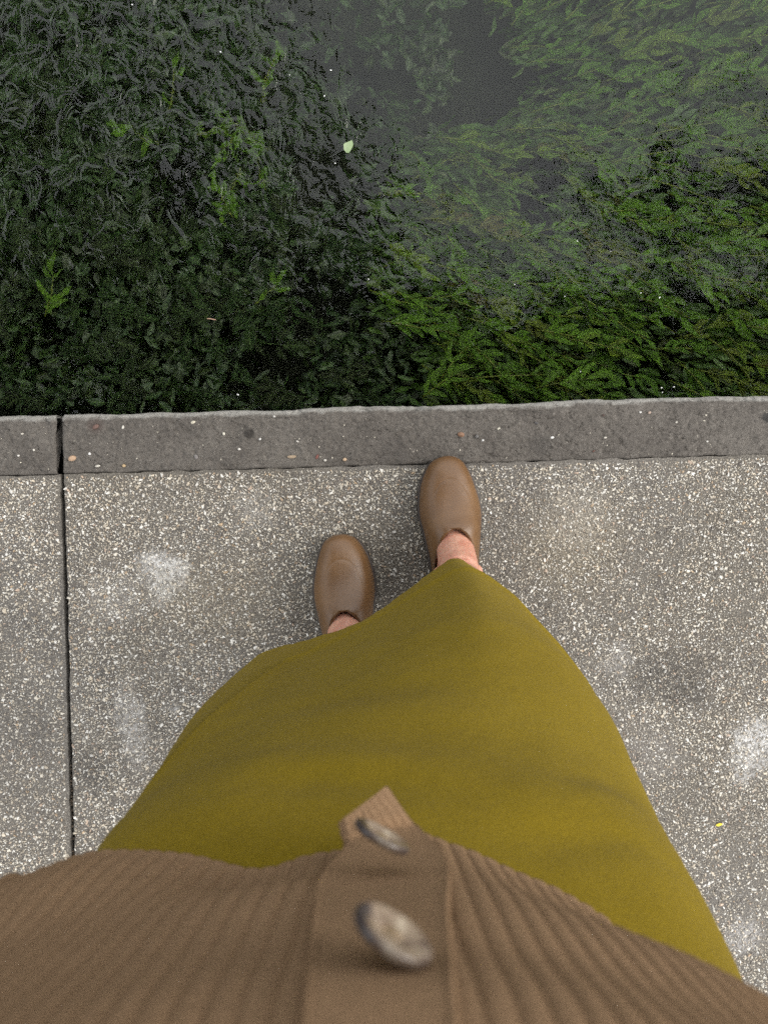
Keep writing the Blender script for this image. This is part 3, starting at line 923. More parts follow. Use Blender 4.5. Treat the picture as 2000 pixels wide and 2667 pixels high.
# ------------------------------------------------------------------ the tree that overhangs the water
def tree():
    root = bpy.data.objects.new('overhanging_tree', None); COL.objects.link(root)
    root.location = (-3.4, -2.6, 0)
    tag(root, 'broad leafy tree on the quay whose dark crown is mirrored in the rippled water', 'tree')
    B0 = np.array(root.location)
    limbs = [([(0, 0, -.1), (.05, .05, 1.5), (.25, .3, 3.2), (.6, .9, 4.6)], .24, .15),
             ([(.6, .9, 4.6), (1.2, 2.4, 5.7), (1.4, 4.2, 6.5), (1.2, 5.6, 6.8)], .14, .04),
             ([(.6, .9, 4.6), (2.0, 2.2, 5.9), (3.6, 3.4, 6.6), (5.6, 4.1, 6.9)], .12, .03),
             ([(.25, .3, 3.2), (-.9, 1.6, 4.8), (-1.4, 3.2, 5.9)], .10, .03),
             ([(1.2, 2.4, 5.7), (.2, 3.4, 6.4), (-.8, 4.8, 6.6)], .07, .02),
             ([(2.0, 2.2, 5.9), (2.6, 3.8, 6.3), (2.9, 5.0, 6.4)], .06, .02)]
    V, Fs3, Fs4, n0 = [], [], [], 0
    for P, ra, rb in limbs:
        C = crom(P, 18)
        v, f = tube_np(C, np.linspace(ra, rb, 18), 9)
        V.append(v); Fs4.append(f[0] + n0); Fs3.append(f[1] + n0); n0 += len(v)
    tk = link('trunk', mesh_np('trunk', np.concatenate(V), [np.concatenate(Fs4), np.concatenate(Fs3)], True), M['bark'], root)
    cl = [(1.3, 4.6, 6.8, 1.7, 1.4, .9), (.1, 3.6, 6.5, 1.6, 1.5, .9), (-1.2, 3.6, 6.2, 1.5, 1.5, .9), (2.9, 3.6, 6.8, 1.4, 1.2, .8), (4.6, 3.9, 7.0, 1.5, .8, .7), (6.0, 4.0, 7.0, 1.1, .7, .6),
          (.9, 2.0, 6.6, 1.7, 1.4, .9), (-.9, 5.4, 6.5, 1.3, 1.2, .8), (.5, 5.8, 6.7, 1.2, 1.0, .7), (2.6, 5.0, 6.5, .9, .8, .5), (-2.4, 5.0, 6.4, 1.2, 1.2, .7), (5.0, 4.5, 6.9, 1.2, .9, .6), (6.3, 4.7, 6.9, 1.3, 1.0, .6), (7.5, 4.3, 7.0, 1.1, .9, .6), (3.6, 4.4, 6.7, 1.1, 1.0, .6), (8.3, 6.4, 7.1, 1.2, 1.1, .5), (6.6, 6.4, 7.1, 1.1, .9, .5), (-1.0, 9.6, 7.0, 1.4, 1.2, .7), (-3.0, 8.6, 6.9, 1.4, 1.2, .7), (.4, 9.0, 7.0, 1.0, 1.0, .6), (-4.2, 6.6, 6.7, 1.3, 1.3, .7), (-3.0, 10.6, 7.0, 1.4, 1.0, .7), (8.6, 5.0, 7.0, .9, .9, .5), (-.6, 6.6, 6.8, 1.2, .9, .6), (.8, 7.2, 6.9, 1.0, .8, .6), (-1.0, 8.2, 6.9, 1.1, .9, .6), (-2.4, 6.8, 6.7, 1.1, 1.0, .6), (1.5, 6.4, 6.9, .7, .6, .5)]  # unseen outer clumps added to darken the sky's reflection in the water
    r = np.random.default_rng(8)
    n = 70000
    wts = np.array([a * b for *_, a, b, _c in cl]); wts /= wts.sum()
    ci = r.choice(len(cl), n, p=wts)
    C = np.array(cl)[ci]
    d = r.normal(0, 1, (n, 3)); d /= np.linalg.norm(d, axis=1)[:, None]
    P = C[:, :3] + d * C[:, 3:] * np.abs(r.normal(0, .74, n))[:, None]
    gapn = fbm(P[:, 0] * 1.0, P[:, 1] * 1.0, 120, 4)
    thin_ = (P[:, 0] > 4.3) & (P[:, 1] > 5.2) & (r.random(n) > .42)
    P = P[~thin_ & (gapn > np.where((P[:, 1] > 6.0) & (P[:, 0] < 2.4), -.32, 0) + np.where((P[:, 1] > 6.0) & (P[:, 0] < 2.4), 0, 1) * np.where((P[:, 1] > 5.3) & (P[:, 0] > 4.5), -.28, np.where(P[:, 0] > 3.2, -.5, -.44)))]; n = len(P)
    a = r.normal(0, 1, (n, 3)); a /= np.linalg.norm(a, axis=1)[:, None]
    b = np.cross(a, r.normal(0, 1, (n, 3))); b /= np.linalg.norm(b, axis=1)[:, None]
    L = r.uniform(.08, .14, n)[:, None]
    Q = np.stack([P - a * L, P + b * L * .45, P + a * L, P - b * L * .45], 1).reshape(-1, 3)
    me = mesh_np('crown', Q, np.arange(4 * n).reshape(-1, 4))
    point_attr(me, 'tint', np.repeat(r.random(n), 4))
    link('crown', me, M['canopy'], root)
tree()

# ------------------------------------------------------------------ the person
def blob(c, rad, rot=None, sub=3):
    v, f = ico(sub)
    v = v * np.asarray(rad)
    if rot is not None: v = v @ np.array(rot).T
    return v + np.asarray(c), [f]
def joined(pieces):
    V, F3, F4, n0 = [], [], [], 0
    for v, fs in pieces:
        V.append(v)
        for f in fs:
            (F4 if f.shape[1] == 4 else F3).append(f + n0)
        n0 += len(v)
    return np.concatenate(V), [np.concatenate(x) for x in (F4, F3) if x]
def limb(P, rad, n=24, m=16):
    P = np.asarray(P, float); Pr = np.concatenate([P, np.asarray(rad, float)[:, None]], 1)
    C = crom(Pr, n)
    return tube_np(C[:, :3], np.maximum(C[:, 3], .002), m)

FOOT_A = {'right': dict(toe=pt(1163, 1192, .03), ang=R(4.0)), 'left': dict(toe=pt(884, 1397, .03), ang=R(5.2))}
def foot_frame(k):
    f = FOOT_A[k]
    a = f['ang']
    return f['toe'][:2], a
def fl(k, s_, t_, z):
    """along the foot from the toe (s back, t to the walker's right)"""
    (x, y), a = foot_frame(k)
    return np.array([x + s_ * math.sin(a) + t_ * math.cos(a), y - s_ * math.cos(a) + t_ * math.sin(a), z])

pieces = []
HIPZ = .92
pieces.append(limb([(.02, -.305, .90), (.02, -.30, 1.0), (.02, -.285, 1.12), (.02, -.275, 1.25), (.02, -.27, 1.36)], [.10, .085, .09, .10, .07]))
pieces.append(blob((.02, -.305, .92), (.145, .075, .08)))
pieces.append(blob((.02, -.275, 1.27), (.15, .085, .13)))
pieces.append(blob((.02, -.28, 1.375), (.17, .055, .045)))
pieces.append(limb([(.02, -.275, 1.38), (.02, -.262, 1.45), (.02, -.235, 1.54)], [.06, .052, .052]))
# head looks down at the phone
hd = Matrix.Rotation(R(-38), 3, 'X')
HC = np.array([.02, -.205, 1.60])
def hp(x, y, z): return HC + np.array(hd @ Vector((x, y, z)))
hr = [list(q) for q in hd]
pieces.append(blob(HC, (.074, .092, .105), hr))
pieces.append(blob(hp(0, .035, -.065), (.052, .052, .055), hr))
pieces.append(blob(hp(0, .100, -.012), (.011, .014, .028), hr))
pieces.append(blob(hp(0, .108, -.030), (.016, .012, .011), hr))
pieces.append(blob(hp(0, .086, -.060), (.024, .009, .007), hr))
pieces.append(blob(hp(0, .084, -.071), (.021, .009, .007), hr))
pieces.append(blob(hp(0, .078, -.100), (.024, .016, .016), hr))
for sg in (-1, 1):
    pieces.append(blob(hp(sg * .030, .078, .022), (.022, .012, .007), hr))
    pieces.append(blob(hp(sg * .040, .066, -.028), (.022, .018, .016), hr))
    pieces.append(blob(hp(sg * .077, -.005, -.012), (.008, .018, .030), hr))
# arms reach up to the phone held at the camera
HAND = {-1: np.array([-.050, -.062, 1.437]), 1: np.array([.050, -.062, 1.437])}
ELB = {-1: np.array([-.235, -.30, 1.12]), 1: np.array([.275, -.30, 1.12])}
for sg in (-1, 1):
    sh = np.array([.02 + sg * .165, -.285, 1.365])
    e = ELB[sg]; h = HAND[sg]
    wr = h + np.array([sg * .055, -.050, -.012])
    pieces.append(limb([sh, (sh + e) / 2 + [sg * .008, 0, 0], e, (e + wr) / 2 + [sg * .012, 0, .0], wr], [.048, .043, .037, .033, .024]))
    pieces.append(limb([wr, wr * .5 + h * .5 + [sg * .006, 0, .002], h + [sg * .010, 0, .004]], [.024, .028, .022]))
    for q in range(4):                                 # four fingers over the edge of the phone
        ln = (.066, .074, .070, .055)[q]
        b = h + np.array([sg * .016, .020 - .019 * q, -.002])
        pieces.append(limb([b, b + [-sg * ln * .25, .003, .010], b + [-sg * ln * .65, .006, .0125], b + [-sg * ln * .95, .006, .0105]], [.0095, .009, .008, .0065], 12, 8))
    b = h + np.array([sg * .010, -.035, .004])
    pieces.append(limb([b, b + [-sg * .014, -.012, -.014], b + [-sg * .006, .010, -.022], b + [-sg * .002, .028, -.018]][:3], [.011, .010, .007], 10, 8))
# legs and feet
LEG = {'right': [(.095, -.305, .90), (.110, -.245, .68), (.128, -.20, .48)], 'left': [(-.070, -.290, .90), (-.068, -.270, .68), (-.062, -.258, .48)]}
for k in ('right', 'left'):
    an = fl(k, .212, .004 if k == 'right' else -.004, .10)
    sh = fl(k, .232, 0, .27)
    pieces.append(limb(LEG[k] + [tuple((np.array(LEG[k][-1]) + sh) / 2 + [0, -.012, 0]), tuple(sh), tuple(an)], [.070, .064, .050, .047, .037, .033], 40, 18))
    # instep and foot, inside the clog
    pieces.append(limb([fl(k, .20, 0, .13), fl(k, .178, 0, .096), fl(k, .154, -.001, .069), fl(k, .128, -.002, .054), fl(k, .09, -.002, .040), fl(k, .04, -.002, .030)], [.033, .0335, .032, .029, .022, .015], 30, 18))
    pieces.append(limb([fl(k, .245, 0, .045), fl(k, .21, 0, .05), fl(k, .15, 0, .042), fl(k, .06, 0, .030)], [.028, .032, .034, .028], 20, 14))
    for sg in (-1, 1):
        pieces.append(blob(fl(k, .205, sg * .034, .088), (.010, .014, .014)))
    # tendons fanning over the instep
    for q, t_ in enumerate((-.012, -.002, .008)):
        pieces.append(limb([fl(k, .197, t_ * .5, .158), fl(k, .178, t_ * .8, .1268), fl(k, .154, t_ * 1.2, .0985), fl(k, .128, t_ * 1.6, .080)], [.0052, .0060, .0056, .0035], 16, 8))
V, Fc = joined(pieces)
bme = mesh_np('person', V, Fc, True)
person = link('person', bme, M['skin'])
md = person.modifiers.new('fuse', 'REMESH'); md.mode = 'VOXEL'; md.voxel_size = .0030; md.use_smooth_shade = True
md = person.modifiers.new('smooth', 'SMOOTH'); md.factor = .5; md.iterations = 5
tag(person, 'person seen from above in olive skirt, brown ribbed cardigan and brown rubber clogs', 'person')
for sg in (-1, 1):
    v, f = blob(hp(sg * .030, .080, .004), (.012, .012, .012), None, 2)
    link('eye', mesh_np('eye', v, f, True), M['eye'], person)
v, f = ico(4)
keep = (v[:, 1] < .42 + .25 * v[:, 2]) & (v[:, 2] > -.9)
hv = v * np.array([.086, .105, .116]) * (1 + .05 * fbm(v[:, 0] * 9, v[:, 2] * 2, 140, 3))[:, None]
hv[:, 1] -= .008
low = v[:, 2] < -.2
hv[low, 2] *= 1.5
f = f[keep[f].all(1)]
link('hair', mesh_np('hair', hv @ np.array(hd).T + HC, f, True), M['hair'], person)

# clogs
def clog(k):
    # stations from toe to heel: s, half width left, half width right, top height
    W = {'right': [(0, .004, .004, .028), (.0025, .0155, .0155, .037), (.010, .0275, .0265, .046), (.025, .0375, .0350, .054), (.047, .0465, .0430, .061), (.080, .0520, .0510, .071), (.105, .0520, .0530, .084), (.130, .0470, .0500, .099),
                  (.155, .0430, .0465, .099), (.180, .0390, .0425, .098), (.210, .0370, .0395, .096), (.240, .0340, .0350, .096), (.262, .024, .025, .094), (.270, .012, .012, .090)]}
    S = np.array(W['right'])
    if k == 'left': S = S[:, [0, 2, 1, 3]]
    n = 170
    t = np.linspace(0, 1, n) ** 1.0
    S = np.stack([np.interp(t * .27 if True else t, S[:, 0], S[:, c]) if c == 0 else np.interp(np.linspace(0, .27, n), S[:, 0], S[:, c]) for c in range(4)], 1)
    # finer spacing near the ends
    base = np.array(W['right'])
    base[:, 1:3] *= .98
    if k == 'left': base = base[:, [0, 2, 1, 3]]
    C = crom(base, n)
    m = 90
    th = np.linspace(0, np.pi, m)                      # from the right side over the top to the left
    V = np.zeros((n, m, 3))
    for i in range(n):
        s_, wl, wr, h = C[i]
        c = np.cos(th); sn = np.sin(th)
        # outside of the shoe leans in a little as it rises
        e = np.abs(c) ** .80 * np.sign(c)
        tt = np.where(e > 0, e * wr, e * wl)
        z = .012 + (h - .012) * sn ** .72
        for j in range(m):
            V[i, j] = fl(k, s_, tt[j], z[j])
    # opening: cut an oval collar
    hole_s, hole_hw = (.126, .300), .036
    Sg = np.repeat(C[:, 0:1], m, 1)
    Tt = np.zeros((n, m))
    for i in range(n):
        c = np.cos(th); e = np.abs(c) ** .80 * np.sign(c)
        Tt[i] = np.where(e > 0, e * C[i, 2], e * C[i, 1])
    front = hole_s[0]
    sc = .205; a_ = sc - front; hw = .0365
    rr = np.where(Sg < sc, np.sqrt(((Sg - sc) / a_) ** 2 + (Tt / hw) ** 2), np.sqrt(((Sg - sc) / .058) ** 2 + (Tt / .031) ** 2))
    Vf = V.reshape(-1, 3); rf = rr.ravel()
    q = grid_faces(n, m)
    keepq = (rf[q] > .97).all(1)
    q = q[keepq]
    # toe-cap line: a thin raised arc
    dl = np.sqrt(((Sg - .093) / .052) ** 2 + (Tt / .032) ** 2)
    lift = -.0009 * np.exp(-((dl - 1) / .03) ** 2) * np.clip((.078 - Sg) / .02, 0, 1) + .0005 / (1 + np.exp(np.clip((dl - 1) * 60, -40, 40))) * np.clip((.112 - Sg) / .03, 0, 1)
    Vn = Vf.copy(); Vn[:, 2] += lift.ravel()
    me = mesh_np('clog', Vn, q[:, ::-1], True)
    o = link('clog', me, M['rubber'], person)
    md = o.modifiers.new('thick', 'SOLIDIFY'); md.thickness = .0035; md.offset = -1
    # collar: a rolled rim along the oval
    th2 = np.linspace(0, 2 * np.pi, 90, endpoint=False)
    rim = []
    for a in th2:
        if math.cos(a) > 0:
            s_ = sc - a_ * math.cos(a) * 1.015; tw = hw * math.sin(a) * 1.03
        else:
            s_ = sc - .058 * math.cos(a) * 1.015; tw = .031 * math.sin(a) * 1.03 if abs(math.cos(a)) > .25 else (hw + (.031 - hw) * abs(math.cos(a)) / .25) * math.sin(a) * 1.03
        hh = np.interp(s_, base[:, 0], base[:, 3]); ww = np.interp(s_, base[:, 0], base[:, 2] if tw > 0 else base[:, 1])
        e = min(1, abs(tw) / ww); c = e ** (1 / .80); sn = math.sqrt(max(0, 1 - c * c)) ** .72
        rim.append(fl(k, s_, tw, .012 + (hh - .012) * sn + .0008))
    rim = crom(np.array(rim), 180, True)
    T = np.roll(rim, -1, 0) - np.roll(rim, 1, 0); T /= np.linalg.norm(T, axis=1)[:, None]
    up = np.array([0, 0, 1.0]); A = np.cross(T, up); A /= np.linalg.norm(A, axis=1)[:, None]; Bv = np.cross(T, A)
    ph = np.linspace(0, 2 * np.pi, 10, endpoint=False)
    RV = rim[:, None] + .0034 * (A[:, None] * np.cos(ph)[None, :, None] + Bv[:, None] * np.sin(ph)[None, :, None])
    Rf = grid_faces(180, 10, True)
    j = np.arange(10)
    Rf = np.concatenate([Rf, np.stack([179 * 10 + j, 179 * 10 + (j + 1) % 10, (j + 1) % 10, j], 1)])
    link('collar', mesh_np('collar', RV.reshape(-1, 3), Rf, True), M['rubber'], o)
    # sole: a darker, slightly wider plate
    out = np.concatenate([[fl(k, c[0] - (.003 if i < 6 else 0) + (.002 if i > n - 6 else 0), c[2] + .0072, 0) for i, c in enumerate(C)], [fl(k, c[0] - (.003 if i < 6 else 0) + (.002 if i > n - 6 else 0), -c[1] - .0072, 0) for i, c in list(enumerate(C))[::-1]]])
    mm = len(out)
    rings = []
    for zz, off in ((.001, -.002), (.004, 0), (.014, 0), (.017, -.0012), (.017, -.006)):
        cen = out.mean(0); dirv = out - cen; L = np.linalg.norm(dirv, axis=1)[:, None]
        rg = out + dirv / L * off; rg[:, 2] = zz; rings.append(rg)
    SV = np.concatenate(rings)
    SF = grid_faces(5, mm, True)
    cap = np.arange(mm)
    link('sole', mesh_np('sole', SV, [SF, cap[None, ::-1], (4 * mm + cap)[None]], True), M['sole'], o)
    return o
clog('right'); clog('left')

# skirt: rings of outline points from hem to waist
def ring(pts, z): return np.array([(x, y, z) for x, y in pts])
hemf = [(560, 1418), (640, 1391), (725, 1367), (800, 1334), (870, 1285), (945, 1229), (988, 1208), (1052, 1248), (1108, 1294), (1160, 1346), (1204, 1412)]
HZ = .215
hem = [tuple(pt(x * 1.2056, y * 1.2056, HZ)[:2]) for x, y in hemf]
hem = [(-.200, -.262)] + hem + [(.282, -.275), (.278, -.345), (.225, -.425), (.11, -.465), (-.02, -.475), (-.13, -.44), (-.19, -.355)]
r0 = ring(hem, HZ)
NA = 19
def oval(z, xl, xr, yl, yr, yf, yb, pf=2.3, fx=0.0):
    """front corners at (xl,yl) and (xr,yr); yf the front line in the middle"""
    pts = []
    for k in range(NA):
        f = k / NA
        pts.append((0, 0))
    return pts
def ring_c(z, ctrl): return ring(ctrl, z)
rings_s = [
    r0,
    ring_c(.40, [(-.222, -.258), (-.206, -.2235), (-.160, -.204), (-.100, -.192), (-.043, -.172), (.010, -.146), (.068, -.112), (.116, -.092), (.164, -.118), (.198, -.154), (.230, -.190), (.262, -.236), (.275, -.285), (.272, -.345), (.225, -.425), (.11, -.465), (-.02, -.475), (-.135, -.44), (-.198, -.355)]),
    ring_c(.60, [(-.222, -.266), (-.213, -.236), (-.172, -.208), (-.112, -.190), (-.054, -.172), (-.003, -.152), (.055, -.130), (.106, -.120), (.156, -.136), (.194, -.162), (.222, -.197), (.245, -.238), (.256, -.285), (.252, -.345), (.210, -.415), (.11, -.450), (-.02, -.460), (-.14, -.43), (-.205, -.355)]),
    ring_c(.80, [(-.206, -.266), (-.196, -.232), (-.160, -.204), (-.110, -.184), (-.056, -.172), (-.006, -.164), (.044, -.162), (.090, -.168), (.132, -.182), (.168, -.204), (.200, -.232), (.222, -.268), (.230, -.305), (.225, -.350), (.190, -.405), (.105, -.430), (-.02, -.435), (-.13, -.41), (-.190, -.350)]),
    ring_c(.93, [(-.186, -.258), (-.176, -.222), (-.150, -.202), (-.108, -.188), (-.056, -.182), (-.006, -.180), (.040, -.184), (.082, -.192), (.120, -.204), (.154, -.222), (.184, -.252), (.206, -.290), (.212, -.320), (.206, -.350), (.172, -.390), (.10, -.410), (-.02, -.415), (-.12, -.39), (-.172, -.340)]),
    ring_c(1.03, [(-.155, -.270), (-.146, -.240), (-.122, -.222), (-.086, -.212), (-.046, -.207), (-.006, -.206), (.034, -.208), (.070, -.214), (.102, -.224), (.130, -.240), (.154, -.264), (.170, -.290), (.174, -.312), (.168, -.335), (.142, -.360), (.085, -.375), (-.02, -.378), (-.10, -.36), (-.143, -.325)]),
]
for q, dl_, dr_ in ((2, .000, 0), (3, -.008, .007), (4, .004, .017), (5, .008, .020)):
    g = rings_s[q]
    m_ = g[:, 1] > -.30
    wl = np.clip(-(g[:, 0] + .04) / .1, 0, 1); wr = np.clip((g[:, 0] - .08) / .08, 0, 1)
    g[:, 0] += -dl_ * wl + dr_ * wr
    g[:, 1] += m_ * ((.001 if q < 4 else .005) * wl)
NC, NRW = 420, 340
RS = np.array([crom(r_, NC, True) for r_ in rings_s])          # ring x column x 3
SK = np.zeros((NRW, NC, 3))
for c in range(NC):
    SK[:, c] = crom(RS[:, c], NRW)
ang = np.linspace(0, 1, NC, endpoint=False)[None, :]; ht = np.linspace(0, 1, NRW)[:, None]
du = np.roll(SK, -1, 1) - np.roll(SK, 1, 1); dv = np.gradient(SK, axis=0)
NRM = np.cross(du, dv); NRM /= np.linalg.norm(NRM, axis=2)[..., None] + 1e-12
cen = SK.mean(1, keepdims=True)
sg = np.sign(((SK - cen) * NRM).sum(2, keepdims=True)); NRM *= np.where(sg == 0, 1, sg)
X, Y, Z = SK[..., 0], SK[..., 1], SK[..., 2]
disp = .0024 * fbm(X * 5 + 3, Z * 13, 151, 3) * np.clip(ht * 2, .15, 1)
disp += .0022 * fbm(X * 14 + Z * 8, Z * 9, 155, 3)
# pulled folds from the right hip towards the knee, and soft cross folds at the lap
def fold(a, b, wd, amp):
    a = np.array(a); b = np.array(b); ab = b - a
    q = np.stack([X - a[0], Z - a[1]], -1)
    t = (q @ ab) / (ab @ ab)
    d = q - t[..., None] * ab
    dist = np.sqrt((d ** 2).sum(-1))
    return .75 * amp * np.exp(-(dist / (wd * 1.25)) ** 2) * np.clip(np.minimum(t * 3, (1 - t) * 3), 0, 1) * (t > 0) * (t < 1) * (Y < -.0)
for a, b, wd, am in (((.20, .90), (.06, .97), .014, -.0045), ((.19, .84), (.04, .95), .018, .0045), ((-.15, .86), (.05, .90), .02, .004), ((-.12, .78), (.12, .80), .026, .0045), ((-.17, .72), (.10, .75), .02, -.0025),
                     ((.10, .93), (-.12, .90), .014, -.003), ((-.18, .55), (.20, .60), .03, .003), ((.21, .80), (.10, .90), .012, -.003), ((.24, .55), (.20, .80), .012, .003)):
    disp = disp + fold(a, b, wd, am)
# the cloth breaks over the knees: above this line it stands a little prouder
zl = np.interp(X, [-.22, -.19, -.125, -.02, .10, .235, .29], [.90, .82, .43, .325, .335, .375, .46])
dz = Z - zl
disp = disp + .0080 / (1 + np.exp(np.clip(-dz / .0080, -50, 50))) * np.exp(-np.clip(dz, 0, 9) / .10) * (Y > -.30)
disp = disp + (.0045 * np.exp(-((dz - .010) / .010) ** 2) - .0015 * np.exp(-((dz + .014) / .012) ** 2)) * (Y > -.30) * np.clip((.86 - Z) / .1, 0, 1)
# hem: a turned edge with a little waviness
hemw = np.exp(-(ht / .02) ** 2)
disp = disp + .0016 * hemw * fbm(ang * 90, ang * 0, 161, 3) + .0008 * (ht < .045)
SK = SK + NRM * disp[..., None]
SK[..., 2] += (hemw * .004 * fbm(ang * 40, ang * 0, 165, 3))
sk_me = mesh_np('skirt', SK.reshape(-1, 3), grid_faces(NRW, NC, True), True)
sk = link('skirt', sk_me, M['skirt'], person)
md = sk.modifiers.new('cloth', 'SOLIDIFY'); md.thickness = .0012; md.offset = -1

# cardigan body: ribbed rings from hem to neck
def dpt(dx, dy, d):
    """display pixel (1659 wide view of the photograph) at depth d below the camera"""
    return tuple(pt(dx * 1.2056, dy * 1.2056, CAM_H - d))
Lh = [(0, 1888), (60, 1876), (120, 1855), (200, 1834), (290, 1831), (400, 1838), (480, 1857), (540, 1870), (600, 1868), (660, 1851), (735, 1845)]
Rh = [(905, 1803), (960, 1820), (1030, 1840), (1110, 1870), (1200, 1905), (1300, 1958), (1400, 2010), (1500, 2070), (1560, 2128), (1640, 2190)]
HD = .42
front = [dpt(x, y + 6 + max(0, 220 - x) * .05 + 17 * min(1, max(0, 735 - x) / 180), HD) for x, y in Lh] + [dpt(820, 1858, HD)] + [dpt(x, y + 14 + max(0, x - 905) * .058 + max(0, x - 1300) * .06, HD) for x, y in Rh]
def close_ring(front_pts, z, back, lx, rx):
    f = [(x, y, zz) for x, y, zz in front_pts]
    b = [(rx + .014, front_pts[-1][1] - .035, z), (rx + .010, back + .055, z), (rx - .045, back + .012, z), (.02, back, z), (lx + .045, back + .012, z), (lx - .008, back + .055, z), (lx - .012, front_pts[0][1] - .04, z)]
    return np.array(f + b)
xs0 = np.array([p[0] for p in front])
c0 = close_ring(front, CAM_H - HD, -.425, xs0[0] - .01, xs0[-1] + .005)
def up_ring(d, yfun, xscale_l, xscale_r, back):
    z = CAM_H - d
    f = []
    for p in front:
        x = p[0] * (xscale_l if p[0] < 0 else xscale_r)
        f.append((x, yfun(x, p), z))
    return close_ring(f, z, back, f[0][0] - .008, f[-1][0] + .006)
c1 = up_ring(.37, lambda x, p: p[1] * .97 + .006, .98, 1.0, -.415)
c2 = up_ring(.30, lambda x, p: (-.152 - 1.0 * x * x - .9 * max(0, x) ** 2) * 1.0, .95, .96, -.40)
c3 = up_ring(.24, lambda x, p: -.139 - 1.1 * x * x - .9 * max(0, x) ** 2, .93, .95, -.395)
c4 = up_ring(.18, lambda x, p: -.126 - 1.4 * x * x - .5 * max(0, x) ** 2, .92, .94, -.39)
c5 = up_ring(.11, lambda x, p: -.140 - 1.6 * x * x, .93, .93, -.375)
c6 = up_ring(.06, lambda x, p: -.190 - .9 * x * x, .90, .85, -.365)
c7 = up_ring(.00, lambda x, p: -.225 - .5 * x * x, .45, .45, -.34)
NCc, NRc = 1900, 120
RC = np.array([crom(r_, NCc, True) for r_ in (c0, c1, c2, c3, c4, c5, c6, c7)])
CD = np.zeros((NRc, NCc, 3))
for c in range(NCc):
    CD[:, c] = crom(RC[:, c], NRc)
# arc length at mid height drives the ribs
mid = CD[NRc // 3]
seg = np.linalg.norm(np.roll(mid, -1, 0) - mid, axis=1); arc = np.concatenate([[0], np.cumsum(seg)[:-1]])
du = np.roll(CD, -1, 1) - np.roll(CD, 1, 1); dv = np.gradient(CD, axis=0)
NRM = np.cross(du, dv); NRM /= np.linalg.norm(NRM, axis=2)[..., None] + 1e-12
cen = CD.mean(1, keepdims=True)
sg = np.sign(((CD - cen) * NRM).sum(2, keepdims=True)); NRM *= np.where(sg == 0, 1, sg)
hrow = np.linspace(0, 1, NRc)[:, None]
wv = .0032 * fbm(CD[..., 0] * 9, CD[..., 2] * 7, 171, 2)
ph = (arc[None, :] + wv) / .0086 * 2 * np.pi
rib = (.0026 + .0012 * fbm(CD[..., 0] * 14, CD[..., 2] * 10, 181, 2)) * np.clip(hrow * 12, .35, 1) * (.6 - 1.7 * np.exp(-((ph / (2 * np.pi) % 1 - .5) / .17) ** 2))
wave = .004 * fbm(CD[..., 0] * 9 + 4, CD[..., 2] * 5, 175, 3)
edge = .0012 * np.exp(-(hrow / .03) ** 2)
CD = CD + NRM * (rib + wave + edge)[..., None]
cd_me = mesh_np('cardigan', CD.reshape(-1, 3), grid_faces(NRc, NCc, True), True)
cd = link('cardigan', cd_me, M['knit'], person)
md = cd.modifiers.new('knit', 'SOLIDIFY'); md.thickness = .0035; md.offset = -1
# sleeves
for sg_ in (-1, 1):
    sh = np.array([.02 + sg_ * .125, -.285, 1.325]); e = ELB[sg_]; h = HAND[sg_]
    wr = h + np.array([sg_ * .062, -.058, -.014])
    C = crom(np.array([[*sh, .050], [*((sh + e) / 2 + [sg_ * .030, 0, .012]), .062], [*e, .052], [*((e + wr) / 2), .044], [*wr, .032]]), 60)
    V, Fc = tube_np(C[:, :3], C[:, 3], 240, False)
    a = np.tile(np.arange(240), 60); base = np.repeat(C[:, :3], 240, 0)
    V = base + (V - base) * (1 + .03 * np.cos(a / 240 * 2 * np.pi * 44))[:, None]
    o = link('sleeve', mesh_np('sleeve', V, Fc, True), M['knit'], cd)
    md = o.modifiers.new('knit', 'SOLIDIFY'); md.thickness = .003; md.offset = -1

# button band, its lower corner curling away from the skirt
BAND = [[(735, 1782, .386), (780, 1748, .398), (828, 1706, .412)],
        [(742, 1812, .380), (800, 1780, .392), (868, 1762, .405)],
        [(746, 1842, .370), (815, 1820, .384), (908, 1808, .398)],
        [(690, 1920, .312), (820, 1900, .328), (968, 1885, .338)],
        [(674, 2000, .252), (820, 1990, .258), (970, 1990, .256)],
        [(662, 2100, .212), (818, 2100, .214), (980, 2100, .212)],
        [(652, 2215, .180), (815, 2215, .180), (988, 2215, .180)]]
B3 = np.array([[dpt(*q) for q in row] for row in BAND])
top2 = B3[-1].copy(); top2[:, 2] = CAM_H - .12; top2[:, 1] = -.131; top2[:, 0] = (-.019, -.001, .017)
top3 = top2.copy(); top3[:, 2] = CAM_H - .07; top3[:, 1] = -.178
B3 = np.concatenate([B3, top2[None], top3[None]])
nr, ncb = 160, 60
tmp = np.array([crom(B3[i], ncb) for i in range(len(B3))])
BD = np.zeros((nr, ncb, 3))
for c in range(ncb):
    BD[:, c] = crom(tmp[:, c], nr)
du = np.gradient(BD, axis=1); dv = np.gradient(BD, axis=0)
N = np.cross(du, dv); N /= np.linalg.norm(N, axis=2)[..., None] + 1e-12
N *= np.where(N[..., 1:2] < 0, -1, 1)
cc_ = np.linspace(0, 1, ncb)[None, :]
BD = BD + N * (.0020 + .0007 * np.exp(-((cc_ - 0) / .06) ** 2) + .0007 * np.exp(-((cc_ - 1) / .06) ** 2) + .00008 * np.cos(cc_ * 2 * np.pi * 16) + .0009 * np.cos(cc_ * 2 * np.pi * 9) * np.clip(1 - np.linspace(0, 1, nr)[:, None] / .26, 0, 1) ** .5)[..., None]
bd = link('button_band', mesh_np('button_band', BD.reshape(-1, 3), grid_faces(nr, ncb), True), M['knit'], cd)
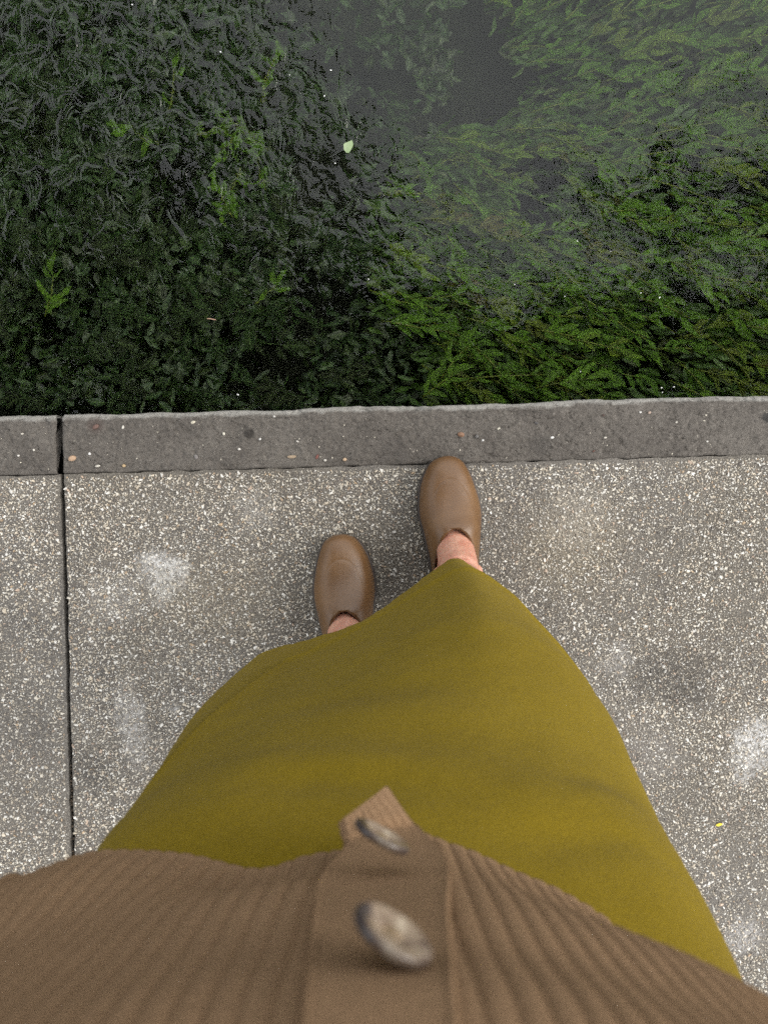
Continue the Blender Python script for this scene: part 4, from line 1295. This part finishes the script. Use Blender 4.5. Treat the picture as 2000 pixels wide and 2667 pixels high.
md = bd.modifiers.new('knit', 'SOLIDIFY'); md.thickness = .0045; md.offset = 0

def button(dx, dy, d, n, dia):
    c = np.array(dpt(dx, dy, d))
    r_ = dia / 2
    prof = [(0, .0012), (.25, .0012), (.5, .0017), (.74, .0026), (.88, .0030), (.97, .0024), (1.0, .0010), (.97, -.0008), (.85, -.0018), (.4, -.0024), (0, -.0024)]
    th = np.linspace(0, 2 * np.pi, 48, endpoint=False)
    P = crom(np.array(prof), 36)
    V = np.array([[p[0] * r_ * np.cos(t), p[0] * r_ * np.sin(t), p[1] * .75] for p in P for t in th])
    # two thread holes
    for sx in (-1, 1):
        dd = np.hypot(V[:, 0] - sx * .0028, V[:, 1])
        V[:, 2] -= (V[:, 2] > 0) * .0016 * np.exp(-(dd / .0013) ** 2)
    me = mesh_np('button', V, grid_faces(36, 48, True), True)
    o = link('button', me, M['button'], cd)
    o.rotation_mode = 'QUATERNION'
    o.location = c
    o.rotation_quaternion = Vector(n).to_track_quat('Z', 'Y')
    V, Fc = tube_np(crom([(-.003, 0, .0006), (-.001, .0002, .0022), (.001, -.0002, .0022), (.003, 0, .0006)], 10), .0009, 6)
    return o
button(824, 1809, .315, (.456, .868, -.173), .0250)
button(846, 2022, .205, (.49, .866, -.062), .0235)
button(830, 2420, .130, (.15, .98, .05), .0265)

# phone in the hands, its lens at the camera
V = []
ph_me = None
import bmesh
bm = bmesh.new()
bmesh.ops.create_cube(bm, size=1)
for v in bm.verts: v.co = Vector((v.co.x * .071, v.co.y * .147, v.co.z * .0078))
bmesh.ops.bevel(bm, geom=[e for e in bm.edges if abs(e.verts[0].co.z - e.verts[1].co.z) > .001], offset=.009, segments=5, affect='EDGES')
bmesh.ops.bevel(bm, geom=bm.edges[:], offset=.001, segments=2, affect='EDGES')
ph_me = bpy.data.meshes.new('phone'); bm.to_mesh(ph_me); bm.free()
po = link('phone', ph_me, M['phone'])
po.location = (.0, -.055, CAM_H + .0075)
tag(po, 'dark phone held flat in both hands above the cardigan, taking the picture', 'phone')
